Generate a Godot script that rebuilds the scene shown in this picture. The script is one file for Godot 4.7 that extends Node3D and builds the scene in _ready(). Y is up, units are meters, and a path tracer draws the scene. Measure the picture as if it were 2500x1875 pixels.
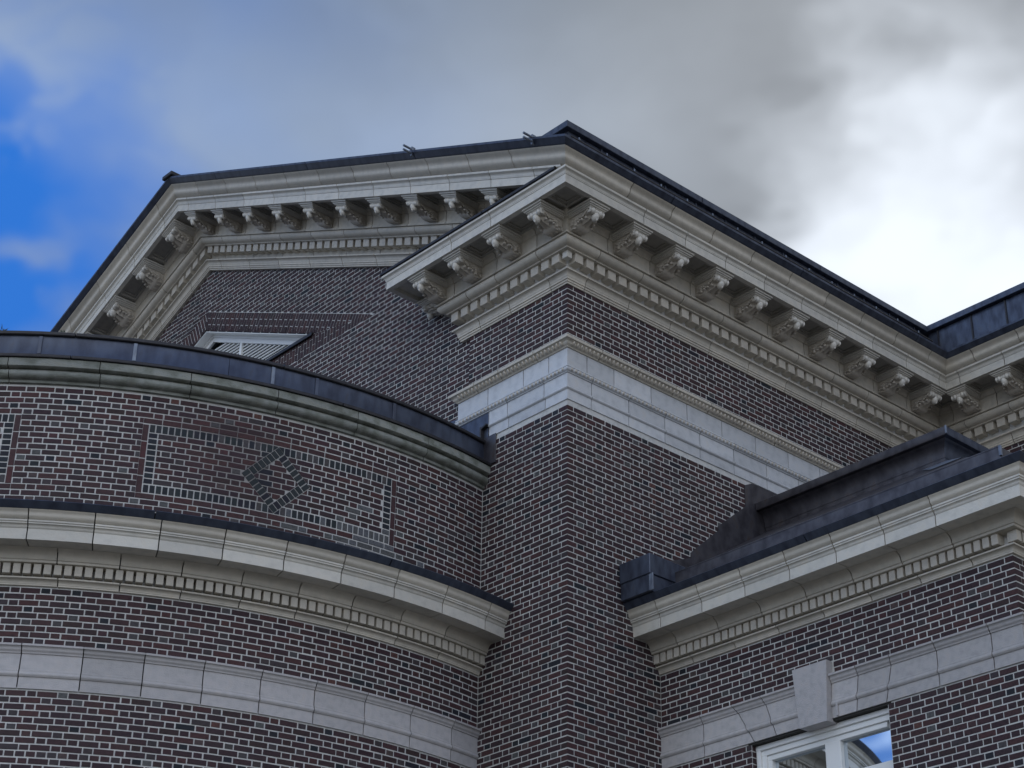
extends Node3D
# Brick and terracotta gable with a curved bay, seen from the pavement below.

const COURSE := 0.06773
const JOINT := 0.0142
const AXIS := -8.03                 # middle of the gable
const PITCH := 0.4435               # slope of the gable
const FAR_Z := -7.274               # front wall of the far wing
const LOW_Z := -1.433               # front wall of the low wing
const LOW_X := 4.653                # right corner of the low wing
const BAY := Vector2(-7.884, 1.039) # middle of the curved bay
const BAY_R := 6.523
const GROUND := -12.0
const EYE := Vector3(13.908, -10.3761, 13.3028)

var rng := RandomNumberGenerator.new()
var noise := FastNoiseLite.new()
var view := Basis()
var counts := {}
var shared := {}
var M := {}
var tones: Array[Color] = []
var tone_mats: Array[StandardMaterial3D] = []
var bricks: Array = []
var bay_angle := 0.0


# ---------------------------------------------------------------- mesh builder
class MB:
	var v := PackedVector3Array()
	var n := PackedVector3Array()
	var c := PackedColorArray()
	var col := Color.WHITE

	func tri(a: Vector3, b: Vector3, d: Vector3, na: Vector3, nb: Vector3, nd: Vector3) -> void:
		var g := (b - a).cross(d - a)
		v.push_back(a); n.push_back(na); c.push_back(col)
		if g.dot(na + nb + nd) > 0.0:
			v.push_back(d); n.push_back(nd); c.push_back(col)
			v.push_back(b); n.push_back(nb); c.push_back(col)
		else:
			v.push_back(b); n.push_back(nb); c.push_back(col)
			v.push_back(d); n.push_back(nd); c.push_back(col)

	func quad(a: Vector3, b: Vector3, d: Vector3, e: Vector3, out: Vector3) -> void:
		var g := (b - a).cross(d - a)
		if g.length_squared() < 1e-14:
			g = (d - a).cross(e - a)
		g = g.normalized()
		if g.dot(out) < 0.0:
			g = -g
		tri(a, b, d, g, g, g)
		tri(a, d, e, g, g, g)

	func poly(pts: Array, out: Vector3) -> void:
		for i in range(1, pts.size() - 1):
			var g: Vector3 = (pts[i] - pts[0]).cross(pts[i + 1] - pts[0]).normalized()
			if g.dot(out) < 0.0:
				g = -g
			tri(pts[0], pts[i], pts[i + 1], g, g, g)

	# a box given by a corner frame: origin at its centre, half sizes along the basis
	func box(at: Vector3, half: Vector3, b := Basis(), bevel := 0.0) -> void:
		var hx := b.x * half.x
		var hy := b.y * half.y
		var hz := b.z * half.z
		if bevel <= 0.0:
			for s: float in [-1.0, 1.0]:
				quad(at + hx * s - hy - hz, at + hx * s + hy - hz, at + hx * s + hy + hz, at + hx * s - hy + hz, hx * s)
				quad(at + hy * s - hx - hz, at + hy * s + hx - hz, at + hy * s + hx + hz, at + hy * s - hx + hz, hy * s)
				quad(at + hz * s - hx - hy, at + hz * s + hx - hy, at + hz * s + hx + hy, at + hz * s - hx + hy, hz * s)
			return
		var ix := b.x * (half.x - bevel)
		var iy := b.y * (half.y - bevel)
		var iz := b.z * (half.z - bevel)
		for s: float in [-1.0, 1.0]:
			quad(at + hx * s - iy - iz, at + hx * s + iy - iz, at + hx * s + iy + iz, at + hx * s - iy + iz, hx * s)
			quad(at + hy * s - ix - iz, at + hy * s + ix - iz, at + hy * s + ix + iz, at + hy * s - ix + iz, hy * s)
			quad(at + hz * s - ix - iy, at + hz * s + ix - iy, at + hz * s + ix + iy, at + hz * s - ix + iy, hz * s)
			for t: float in [-1.0, 1.0]:
				quad(at + hx * s + iy * t - iz, at + ix * s + hy * t - iz, at + ix * s + hy * t + iz, at + hx * s + iy * t + iz, hx * s + hy * t)
				quad(at + hx * s + iz * t - iy, at + ix * s + hz * t - iy, at + ix * s + hz * t + iy, at + hx * s + iz * t + iy, hx * s + hz * t)
				quad(at + hy * s + iz * t - ix, at + iy * s + hz * t - ix, at + iy * s + hz * t + ix, at + hy * s + iz * t + ix, hy * s + hz * t)
				for u: float in [-1.0, 1.0]:
					poly([at + hx * s + iy * t + iz * u, at + ix * s + hy * t + iz * u, at + ix * s + iy * t + hz * u], hx * s + hy * t + hz * u)

	# a surface of revolution about an axis: profile of (along, radius)
	func lathe(at: Vector3, b: Basis, prof: PackedVector2Array, sides: int, from := 0.0, to := TAU) -> void:
		for i in range(prof.size() - 1):
			var d := prof[i + 1] - prof[i]
			var nn := Vector2(-d.y, d.x).normalized()
			for j in sides:
				var a0 := lerpf(from, to, float(j) / sides)
				var a1 := lerpf(from, to, float(j + 1) / sides)
				var r0 := b.x * cos(a0) + b.z * sin(a0)
				var r1 := b.x * cos(a1) + b.z * sin(a1)
				var p00 := at + b.y * prof[i].x + r0 * prof[i].y
				var p01 := at + b.y * prof[i].x + r1 * prof[i].y
				var p10 := at + b.y * prof[i + 1].x + r0 * prof[i + 1].y
				var p11 := at + b.y * prof[i + 1].x + r1 * prof[i + 1].y
				var n0 := (b.y * nn.x + r0 * nn.y)
				var n1 := (b.y * nn.x + r1 * nn.y)
				if nn.y < 0.0:
					n0 = -n0
					n1 = -n1
				tri(p00, p01, p11, n0, n1, n1)
				tri(p00, p11, p10, n0, n1, n0)

	func ball(at: Vector3, r: Vector3, b := Basis(), rows := 7, sides := 10) -> void:
		for i in rows:
			for j in sides:
				var q: Array[Vector3] = []
				var w: Array[Vector3] = []
				for k: Array in [[0, 0], [1, 0], [1, 1], [0, 1]]:
					var t := PI * float(i + k[0]) / rows
					var f := TAU * float(j + k[1]) / sides
					var e := Vector3(sin(t) * cos(f), cos(t), sin(t) * sin(f))
					q.append(at + b * (e * r))
					w.append((b * (e / r)).normalized())
				tri(q[0], q[1], q[2], w[0], w[1], w[2])
				tri(q[0], q[2], q[3], w[0], w[2], w[3])


# ---------------------------------------------------------------- nodes, names, marks
func numbered(parent: Node, called: String) -> String:
	var key := str(parent.get_instance_id()) + called
	var k: int = counts.get(key, 0)
	counts[key] = k + 1
	return called if k == 0 else "%s_%03d" % [called, k]


func wpos(o: Node) -> Vector3:
	var p := Vector3.ZERO
	while o is Node3D and o != self:
		p += (o as Node3D).position
		o = o.get_parent()
	return p


func thing(called: String, at: Vector3, label: String, category: String, group := "") -> Node3D:
	var o := Node3D.new()
	o.name = numbered(self, called)
	add_child(o, true)
	o.position = at
	o.set_meta("label", label)
	o.set_meta("category", category)
	if group:
		o.set_meta("group", group)
	return o


func arrays(mb: MB, shift: Vector3) -> ArrayMesh:
	var moved := PackedVector3Array()
	moved.resize(mb.v.size())
	for i in mb.v.size():
		moved[i] = mb.v[i] - shift
	var a := []
	a.resize(Mesh.ARRAY_MAX)
	a[Mesh.ARRAY_VERTEX] = moved
	a[Mesh.ARRAY_NORMAL] = mb.n
	a[Mesh.ARRAY_COLOR] = mb.c
	var m := ArrayMesh.new()
	m.add_surface_from_arrays(Mesh.PRIMITIVE_TRIANGLES, a)
	return m


# commits world-space triangles as one named part
func part(called: String, mb: MB, mat: Material, parent: Node, stuff := false) -> MeshInstance3D:
	var lo := Vector3.INF
	var hi := -Vector3.INF
	for p in mb.v:
		lo = lo.min(p)
		hi = hi.max(p)
	var mid := (lo + hi) * 0.5
	var o := MeshInstance3D.new()
	o.name = numbered(parent, called)
	o.mesh = arrays(mb, mid)
	o.material_override = mat
	parent.add_child(o, true)
	o.position = mid - wpos(parent)
	if stuff:
		o.set_meta("kind", "stuff")
	return o


func piece(called: String, mesh: Mesh, mat: Material, parent: Node, at: Vector3, b := Basis()) -> MeshInstance3D:
	var o := MeshInstance3D.new()
	o.name = numbered(parent, called)
	o.mesh = mesh
	o.material_override = mat
	parent.add_child(o, true)
	o.transform = Transform3D(b, at - wpos(parent))
	return o


# ---------------------------------------------------------------- materials
func ramp(stops: Array) -> Gradient:
	var g := Gradient.new()
	g.offsets = PackedFloat32Array(stops.map(func(s): return s[0]))
	g.colors = PackedColorArray(stops.map(func(s): return s[1]))
	return g


func tex(freq: float, octaves: int, stops: Array, sd: int, size := 512, bump := false, stretch := false) -> NoiseTexture2D:
	var f := FastNoiseLite.new()
	f.seed = sd
	f.noise_type = FastNoiseLite.TYPE_SIMPLEX_SMOOTH
	f.fractal_octaves = octaves
	f.frequency = freq
	var t := NoiseTexture2D.new()
	t.noise = f
	t.width = size
	t.height = size
	t.seamless = true
	if bump:
		t.as_normal_map = true
		t.bump_strength = 3.0
	elif stops.size():
		t.color_ramp = ramp(stops)
	return t


func mat(called: String, color: Color, rough: float, metal := 0.0, albedo: Texture2D = null, scale := Vector3.ONE, bump: Texture2D = null, bump_scale := 0.3) -> StandardMaterial3D:
	var m := StandardMaterial3D.new()
	m.resource_name = called
	m.albedo_color = color.linear_to_srgb()
	m.roughness = rough
	m.metallic = metal
	if albedo:
		m.albedo_texture = albedo
		m.uv1_triplanar = true
		m.uv1_world_triplanar = true
		m.uv1_scale = scale
	if bump:
		m.heightmap_enabled = true
		m.heightmap_texture = bump
		m.heightmap_scale = bump_scale
	M[called] = m
	return m


# one of three slightly different batches of the same stone
func toned(m: StandardMaterial3D) -> StandardMaterial3D:
	if not m.resource_name in ["terracotta", "glazed", "cool", "limestone", "weathered"]:
		return m
	var key := "%s_batch_%d" % [m.resource_name, rng.randi_range(0, 2)]
	if not M.has(key):
		var c: StandardMaterial3D = m.duplicate()
		var f: float = [0.955, 1.0, 1.03][int(key.right(1))]
		c.albedo_color = Color(m.albedo_color.r * f, m.albedo_color.g * f, m.albedo_color.b * (f - 0.005))
		M[key] = c
	return M[key]


func gray(x: float) -> Color:
	return Color(x, x, x)


func materials() -> void:
	var cloud := tex(0.012, 5, [[0.0, gray(0.90)], [0.35, gray(0.965)], [0.6, gray(1.0)], [1.0, Color(1.0, 0.985, 0.96)]], 3)
	var speck := tex(0.09, 3, [[0.0, gray(0.0)], [1.0, gray(1.0)]], 5)
	var grime := tex(0.010, 6, [[0.0, Color(0.62, 0.62, 0.58)], [0.35, Color(0.85, 0.855, 0.82)], [0.6, gray(1.0)], [1.0, Color(1.0, 0.97, 0.9)]], 8)
	var patina := tex(0.014, 5, [[0.0, Color(0.68, 0.66, 0.68)], [0.4, Color(0.88, 0.87, 0.88)], [0.7, Color(1, 1, 1)], [1.0, Color(1.0, 0.92, 0.85)]], 12)
	mat("terracotta", Color(0.55, 0.505, 0.43), 0.55, 0.0, cloud, Vector3(1.1, 1.1, 1.1), speck, 0.25)
	mat("cool", Color(0.55, 0.56, 0.58), 0.38, 0.0, cloud, Vector3(0.9, 0.9, 0.9), speck, 0.15)
	mat("glazed", Color(0.60, 0.57, 0.51), 0.42, 0.0, cloud, Vector3(0.9, 0.9, 0.9), speck, 0.15)
	mat("weathered", Color(0.255, 0.265, 0.245), 0.75, 0.0, grime, Vector3(0.8, 0.8, 0.8), speck, 0.5)
	mat("carved", Color(0.55, 0.50, 0.425), 0.6, 0.0, cloud, Vector3(2.2, 2.2, 2.2), speck, 0.3)
	mat("soffit", Color(0.36, 0.34, 0.30), 0.8, 0.0, cloud, Vector3(1.5, 1.5, 1.5))  # dirty stone, darkened further for the shade inside the coffers
	mat("limestone", Color(0.45, 0.43, 0.43), 0.7, 0.0, cloud, Vector3(1.3, 1.3, 1.3), speck, 0.3)  # purplish stone, with shade from the cornice overhang put into its colour
	mat("joint", Color(0.035, 0.033, 0.03), 0.95)
	var mortar := mat("mortar", Color(1, 1, 1), 0.95, 0.0, cloud, Vector3(1.7, 1.7, 1.7), speck, 0.4)
	mortar.vertex_color_use_as_albedo = true
	mat("metal", Color(0.080, 0.096, 0.135), 0.42, 0.5, patina, Vector3(0.9, 0.35, 0.9))
	mat("metal_dark", Color(0.035, 0.034, 0.038), 0.5, 0.35, patina, Vector3(1.3, 0.6, 1.3))
	mat("copper", Color(0.092, 0.088, 0.098), 0.45, 0.5, patina, Vector3(0.7, 0.5, 0.7))
	mat("seam", Color(0.20, 0.235, 0.29), 0.45, 0.4, patina, Vector3(1.3, 0.6, 1.3))
	mat("white_paint", Color(0.80, 0.80, 0.78), 0.45)
	mat("dark_inside", Color(0.02, 0.02, 0.022), 0.9)
	mat("pane", Color(0.62, 0.68, 0.74), 0.02, 1.0)
	mat("stone_roof", Color(0.05, 0.05, 0.055), 0.7)
	mat("paving", Color(0.19, 0.172, 0.145), 0.9, 0.0, grime, Vector3(0.2, 0.2, 0.2))
	mat("leaf", Color(0.05, 0.06, 0.035), 0.7)
	# brick tones: plum stretchers, greyish and blue-black headers, a few reds
	tones.assign([
		Color(0.054, 0.023, 0.028), Color(0.046, 0.021, 0.027), Color(0.060, 0.026, 0.030), Color(0.041, 0.020, 0.026),
		Color(0.066, 0.029, 0.031), Color(0.050, 0.026, 0.032), Color(0.045, 0.023, 0.024), Color(0.076, 0.029, 0.030),
		Color(0.062, 0.046, 0.049), Color(0.078, 0.070, 0.073), Color(0.105, 0.105, 0.105), Color(0.054, 0.040, 0.045),
		Color(0.012, 0.015, 0.024), Color(0.018, 0.021, 0.030), Color(0.115, 0.046, 0.037), Color(0.092, 0.062, 0.060),
		Color(0.020, 0.028, 0.033), Color(0.030, 0.036, 0.040), Color(0.088, 0.026, 0.028), Color(0.125, 0.128, 0.138)])
	var burnt := tex(0.02, 5, [[0.0, gray(0.62)], [0.5, gray(0.95)], [1.0, Color(1.0, 0.96, 0.93)]], 21)
	for k in tones.size():
		var m := mat("brick_%d" % k, tones[k], 0.72, 0.0, burnt, Vector3(2.6, 2.6, 2.6), speck, 0.5)
		tone_mats.append(m)
	var all := mat("brick_all", Color(1, 1, 1), 0.72, 0.0, burnt, Vector3(2.6, 2.6, 2.6), speck, 0.5)
	all.vertex_color_use_as_albedo = true


# ---------------------------------------------------------------- profiles and sweeps
# a profile is a closed polygon of (out, up): the outer side from bottom to top, then back down
func closed(outer: Array, back: float) -> PackedVector2Array:
	var p := PackedVector2Array(outer)
	p.push_back(Vector2(back, p[outer.size() - 1].y))
	p.push_back(Vector2(back, p[0].y))
	return p


func inset(p: PackedVector2Array, by: float) -> PackedVector2Array:
	var r := Geometry2D.offset_polygon(p, -by)
	if r.is_empty():
		return p
	var best: PackedVector2Array = r[0]
	for q in r:
		if q.size() > best.size():
			best = q
	return best


func arc(c: Vector2, r: Vector2, a0: float, a1: float, n: int) -> Array:
	var out := []
	for i in n + 1:
		var a := deg_to_rad(lerpf(a0, a1, float(i) / n))
		out.append(c + Vector2(cos(a) * r.x, sin(a) * r.y))
	return out


# stations: each a dictionary-free array [base Vector3 (y unused), out Vector3, tangent Vector3, slant]
# height: Callable(p, h, x) -> y, or an invalid one for plain h
func sweep(mb: MB, prof: PackedVector2Array, st: Array, height: Variant = null) -> void:
	if Geometry2D.is_polygon_clockwise(prof):
		prof = prof.duplicate()
		prof.reverse()
	var k := prof.size()
	var edge_n: Array[Vector2] = []
	for i in k:
		var d := prof[(i + 1) % k] - prof[i]
		edge_n.append(Vector2(d.y, -d.x).normalized())
	var pos: Array = []
	for s: Array in st:
		var row := PackedVector3Array()
		for q in prof:
			var p: Vector3 = s[0] + s[1] * q.x + s[2] * (s[3] * q.y)
			p.y = height.call(q.x, q.y, p.x) if height != null else q.y
			row.push_back(p)
		pos.append(row)
	for i in k:
		var e := edge_n[i]
		var before := edge_n[(i + k - 1) % k]
		var after := edge_n[(i + 1) % k]
		var n0 := (e + before).normalized() if e.dot(before) > 0.72 else e
		var n1 := (e + after).normalized() if e.dot(after) > 0.72 else e
		var i1 := (i + 1) % k
		for j in range(st.size() - 1):
			var a: PackedVector3Array = pos[j]
			var b: PackedVector3Array = pos[j + 1]
			var t: Vector3 = (b[i] - a[i])
			if t.length_squared() < 1e-12:
				t = b[i1] - a[i1]
			t = t.normalized()
			var out: Vector3 = st[j][1] - st[j][2] * (st[j][1] as Vector3).dot(st[j][2])
			var out2: Vector3 = st[j + 1][1] - st[j + 1][2] * (st[j + 1][1] as Vector3).dot(st[j + 1][2])
			var m0 := turned(n0, out, t)
			var m1 := turned(n1, out, t)
			var m2 := turned(n1, out2, t)
			var m3 := turned(n0, out2, t)
			mb.tri(a[i], a[i1], b[i1], m0, m1, m2)
			mb.tri(a[i], b[i1], b[i], m0, m2, m3)
	var cap := Geometry2D.triangulate_polygon(prof)
	for end in 2:
		var row: PackedVector3Array = pos[0] if end == 0 else pos[pos.size() - 1]
		var t: Vector3 = st[0][2] * -1.0 if end == 0 else st[st.size() - 1][2]
		for i in range(0, cap.size(), 3):
			mb.poly([row[cap[i]], row[cap[i + 1]], row[cap[i + 2]]], t)


func turned(n2: Vector2, out: Vector3, t: Vector3) -> Vector3:
	var flat := out * n2.x + Vector3.UP * n2.y
	var along := out * -n2.y + Vector3.UP * n2.x
	var r := t.cross(along).normalized()
	return r if r.dot(flat) > 0.0 else -r


# a straight run from a to b (plan x, z) facing nrm, cut into stones at the distances in cuts
func straight(called: String, prof: PackedVector2Array, a: Vector2, b: Vector2, nrm: Vector2, ma: float, mb_: float, cuts: Array, m: Material, parent: Node, height: Variant = null, slants := {}, gap := 0.012) -> void:
	var t2 := (b - a).normalized()
	var length := a.distance_to(b)
	var t := Vector3(t2.x, 0, t2.y)
	var o := Vector3(nrm.x, 0, nrm.y)
	var at := [0.0]
	for c: float in cuts:
		if c > 0.03 and c < length - 0.03:
			at.append(c)
	at.append(length)
	for i in range(at.size() - 1):
		var s0: float = at[i] + (gap * 0.5 if i > 0 else 0.0)
		var s1: float = at[i + 1] - (gap * 0.5 if i < at.size() - 2 else 0.0)
		var k0: float = slants.get(i, 0.0)
		var k1: float = slants.get(i + 1, 0.0)
		var h0 := prof[0].y
		var st := [
			[Vector3(a.x, 0, a.y) + t * (s0 - k0 * h0), o + t * (ma if i == 0 else 0.0), t, k0],
			[Vector3(a.x, 0, a.y) + t * (s1 - k1 * h0), o + t * (mb_ if i == at.size() - 2 else 0.0), t, k1]]
		var mb := MB.new()
		sweep(mb, prof, st, height)
		part(called, mb, toned(m), parent)
	if at.size() > 2:
		var st := [[Vector3(a.x, 0, a.y), o + t * ma, t, 0.0], [Vector3(b.x, 0, b.y), o + t * mb_, t, 0.0]]
		var mb := MB.new()
		sweep(mb, inset(prof, 0.018), st, height)
		part(called + "_joint", mb, M.joint, parent)


func bay_station(deg: float) -> Array:
	var a := deg_to_rad(deg)
	return [Vector3(BAY.x + BAY_R * cos(a), 0, BAY.y + BAY_R * sin(a)), Vector3(cos(a), 0, sin(a)), Vector3(-sin(a), 0, cos(a)), 0.0]


func bay_arc(d0: float, d1: float, ends := Vector2.ZERO, most := 1.8) -> Array:
	var n := maxi(1, ceili(absf(d1 - d0) / most))
	var st := []
	for i in n + 1:
		st.append(bay_station(lerpf(d0, d1, float(i) / n)))
	return st


# the same round the bay; angles run from the pier round to the left
func curved(called: String, prof: PackedVector2Array, d0: float, d1: float, cuts: Array, m: Material, parent: Node, gap := 0.012) -> void:
	var half := rad_to_deg(gap * 0.5 / BAY_R)
	var at := [d0]
	for c: float in cuts:
		if c > d0 + 0.3 and c < d1 - 0.3:
			at.append(c)
	at.append(d1)
	for i in range(at.size() - 1):
		var mb := MB.new()
		sweep(mb, prof, bay_arc(at[i] + (half if i > 0 else 0.0), at[i + 1] - (half if i < at.size() - 2 else 0.0)))
		part(called, mb, toned(m), parent)
	if at.size() > 2:
		var mb := MB.new()
		sweep(mb, inset(prof, 0.018), bay_arc(d0, d1))
		part(called + "_joint", mb, M.joint, parent)


# ---------------------------------------------------------------- brickwork
class Wall:
	var o := Vector3.ZERO
	var dir := Vector3.RIGHT
	var nrm := Vector3.BACK
	var curvy := false
	var mid := Vector2.ZERO
	var radius := 1.0
	var start := 0.0

	func at(s: float, y: float, d: float) -> Vector3:
		if curvy:
			var a := start - s / radius
			return Vector3(mid.x + (radius + d) * cos(a), y, mid.y + (radius + d) * sin(a))
		return Vector3(o.x, 0, o.z) + dir * s + nrm * d + Vector3(0, y, 0)

	func frame(s: float) -> Basis:
		if curvy:
			var a := start - s / radius
			return Basis(Vector3(sin(a), 0, -cos(a)), Vector3.UP, Vector3(cos(a), 0, sin(a)))
		return Basis(dir, Vector3.UP, nrm)


func flat_wall(o: Vector3, dir: Vector3, nrm: Vector3) -> Wall:
	var w := Wall.new()
	w.o = o
	w.dir = dir
	w.nrm = nrm
	return w


func pick(header: bool) -> int:
	var r := rng.randf()
	if header:
		if r < 0.58: return rng.randi_range(0, 7)
		if r < 0.76: return 8 if r < 0.66 else 11
		if r < 0.84: return 9
		if r < 0.86: return 10
		if r < 0.95: return 12 if r < 0.91 else 13
		return 14 if r < 0.965 else 15
	if r < 0.95: return rng.randi_range(0, 7)
	return 11 if r < 0.985 else 12


func lay(w: Wall, s0: float, s1: float, y0: float, y1: float, tone: int, holes: Array = [], keep := PackedVector2Array(), d := 0.0) -> void:
	if s1 - s0 < 0.012 or y1 - y0 < 0.012:
		return
	var rect := Rect2(s0, y0, s1 - s0, y1 - y0)
	var shapes: Array = []
	for h: PackedVector2Array in holes:
		if box_of(h).intersects(rect):
			var four := PackedVector2Array([Vector2(s0, y0), Vector2(s1, y0), Vector2(s1, y1), Vector2(s0, y1)])
			if shapes.is_empty():
				shapes = [four]
			var left: Array = []
			for q: PackedVector2Array in shapes:
				left.append_array(Geometry2D.clip_polygons(q, h))
			shapes = left
			if shapes.is_empty():
				return
	if keep.size():
		var four := PackedVector2Array([Vector2(s0, y0), Vector2(s1, y0), Vector2(s1, y1), Vector2(s0, y1)])
		shapes = Geometry2D.intersect_polygons(four, keep)
		if shapes.is_empty():
			return
	if shapes.size() == 1 and area_of(shapes[0]) > rect.get_area() * 0.995:
		shapes = []
	if shapes.is_empty():
		bricks.append([w, s0, s1, y0, y1, tone, null, d + rng.randf_range(-0.0012, 0.0012)])
	else:
		for q: PackedVector2Array in shapes:
			tilted(w, q, tone, d)


func tilted(w: Wall, q: PackedVector2Array, tone: int, d := 0.0) -> void:
	if area_of(q) < 0.0006:
		return
	var b := box_of(q)
	bricks.append([w, b.position.x, b.end.x, b.position.y, b.end.y, tone, q, d + rng.randf_range(-0.0012, 0.0012)])


func area_of(q: PackedVector2Array) -> float:
	var a := 0.0
	for i in q.size():
		a += q[i].cross(q[(i + 1) % q.size()])
	return absf(a) * 0.5


func box_of(q: PackedVector2Array) -> Rect2:
	var r := Rect2(q[0], Vector2.ZERO)
	for p in q:
		r = r.expand(p)
	return r


# Flemish bond between s0 and s1; the quoin end is where s is nearest to "from"
func flemish(w: Wall, s0: float, s1: float, k0: int, k1: int, quoin: float, odd: int, holes: Array = [], test: Variant = null, stain: Variant = null) -> void:
	var lead := 1.0 if absf(quoin - s0) < absf(quoin - s1) else -1.0
	var span := s1 - s0
	for k in range(k0, k1):
		var y1 := -COURSE * k - JOINT * 0.5
		var y0 := -COURSE * (k + 1) + JOINT * 0.5
		var even := posmod(k + odd, 2) == 0
		var s := 0.1524 if even else 0.1016
		var header := even
		var lo := 0.003
		var hi := s - JOINT * 0.5
		var first := true
		while lo < span:
			var a := lo
			var b := minf(hi + rng.randf_range(-0.003, 0.003), span - 0.002)
			var p := quoin + lead * a
			var q := quoin + lead * b
			if test == null or test.call(minf(p, q), maxf(p, q), y0):
				var tone := pick(not first and b - a < 0.12)
				if stain != null:
					tone = stain.call((p + q) * 0.5, (y0 + y1) * 0.5, tone)
				var tilt := rng.randf_range(-0.0018, 0.0018)
				lay(w, minf(p, q), maxf(p, q), y0 + tilt, y1 + tilt, tone, holes)
			lo = s + JOINT * 0.5
			s += 0.1016 if header else 0.2032
			hi = s - JOINT * 0.5
			header = not header
			first = false


func brick_mesh(len_: float, tall: float) -> ArrayMesh:
	var key := "%d_%d" % [roundi(len_ * 1000.0), roundi(tall * 1000.0)]
	if not shared.has(key):
		var mb := MB.new()
		one_brick(mb, Transform3D(), len_ * 0.5, tall * 0.5, true)
		shared[key] = arrays(mb, Vector3.ZERO)
	return shared[key]


func one_brick(mb: MB, t: Transform3D, x: float, y: float, sides: bool) -> void:
	var e := 0.0022
	var f: Array[Vector3] = []
	var g: Array[Vector3] = []
	var r: Array[Vector3] = []
	for c: Array in [[-1, -1], [1, -1], [1, 1], [-1, 1]]:
		f.append(t * Vector3(c[0] * (x - e), c[1] * (y - e), 0.0))
		g.append(t * Vector3(c[0] * x, c[1] * y, -e if sides else -0.012))
		if sides:
			r.append(t * Vector3(c[0] * x, c[1] * y, -0.014))
	var n := t.basis.z
	mb.quad(f[0], f[1], f[2], f[3], n)
	var outs: Array[Vector3] = [-t.basis.y, t.basis.x, t.basis.y, -t.basis.x]
	for i in 4:
		var j := (i + 1) % 4
		mb.quad(f[i], f[j], g[j], g[i], outs[i] + n * 0.3)
		if sides:
			mb.quad(g[i], g[j], r[j], r[i], outs[i])


func shaped_brick(mb: MB, w: Wall, q: PackedVector2Array, d: float) -> void:
	var tri := Geometry2D.triangulate_polygon(q)
	var mid := Vector2.ZERO
	for p in q:
		mid += p / q.size()
	var n := w.frame(mid.x).z
	for i in range(0, tri.size(), 3):
		mb.poly([w.at(q[tri[i]].x, q[tri[i]].y, d), w.at(q[tri[i + 1]].x, q[tri[i + 1]].y, d), w.at(q[tri[i + 2]].x, q[tri[i + 2]].y, d)], n)
	for i in q.size():
		var a := q[i]
		var b := q[(i + 1) % q.size()]
		var o2 := (a + b) * 0.5 - mid
		var out := w.frame(mid.x).x * o2.x + Vector3.UP * o2.y
		mb.quad(w.at(a.x, a.y, d), w.at(b.x, b.y, d), w.at(b.x, b.y, d - 0.014), w.at(a.x, a.y, d - 0.014), out)


# how large a brick shows from the pavement: 0 when it is out of the picture
func showing(b: Array) -> float:
	var w: Wall = b[0]
	var s: float = (b[1] + b[2]) * 0.5
	var at := w.at(s, (b[3] + b[4]) * 0.5, 0.0)
	var d := at - EYE
	var q := view.inverse() * d
	if q.z > -0.1:
		return 0.0
	var u := q.x / -q.z / 0.26789
	var v := q.y / -q.z / 0.20092
	if absf(u) > 0.985 or absf(v) > 0.985:
		return 0.0
	var facing := -w.frame(s).z.dot(d.normalized())
	return maxf(0.0, facing) * (b[2] - b[1]) * (b[4] - b[3]) / d.length_squared()


# turns the bricks laid so far into parts: those that show largest one by one, the rest together
func set_bricks(parent: Node3D, most := 300) -> void:
	var order: Array = []
	for i in bricks.size():
		order.append([showing(bricks[i]), i])
	order.sort_custom(func(a, b): return a[0] > b[0] or (a[0] == b[0] and a[1] < b[1]))
	var rest := MB.new()
	for k in order.size():
		var b: Array = bricks[order[k][1]]
		var w: Wall = b[0]
		var single: bool = k < most and order[k][0] > 0.0
		if b[6] != null:
			var mb := MB.new() if single else rest
			mb.col = tones[b[5]] if not single else Color.WHITE
			shaped_brick(mb, w, b[6], b[7])
			if single:
				part("brick", mb, tone_mats[b[5]], parent)
			continue
		var s: float = (b[1] + b[2]) * 0.5
		var fr := w.frame(s)
		var t := Transform3D(fr.rotated(fr.z, 0.007 * sin(float(order[k][1]) * 7.13)), w.at(s, (b[3] + b[4]) * 0.5, b[7]))
		if single:
			piece("brick", brick_mesh(b[2] - b[1], b[4] - b[3]), tone_mats[b[5]], parent, t.origin, t.basis)
		else:
			var tint := tones[b[5]]
			var f := 0.9 + 0.2 * fposmod(sin(float(order[k][1]) * 12.9898) * 43758.5453, 1.0)
			rest.col = Color(tint.r * f, tint.g * f, tint.b * f)
			one_brick(rest, t, (b[2] - b[1]) * 0.5, (b[4] - b[3]) * 0.5, false)
	if rest.v.size():
		part("brick_field", rest, M.brick_all, parent, true)
	bricks = []


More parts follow.
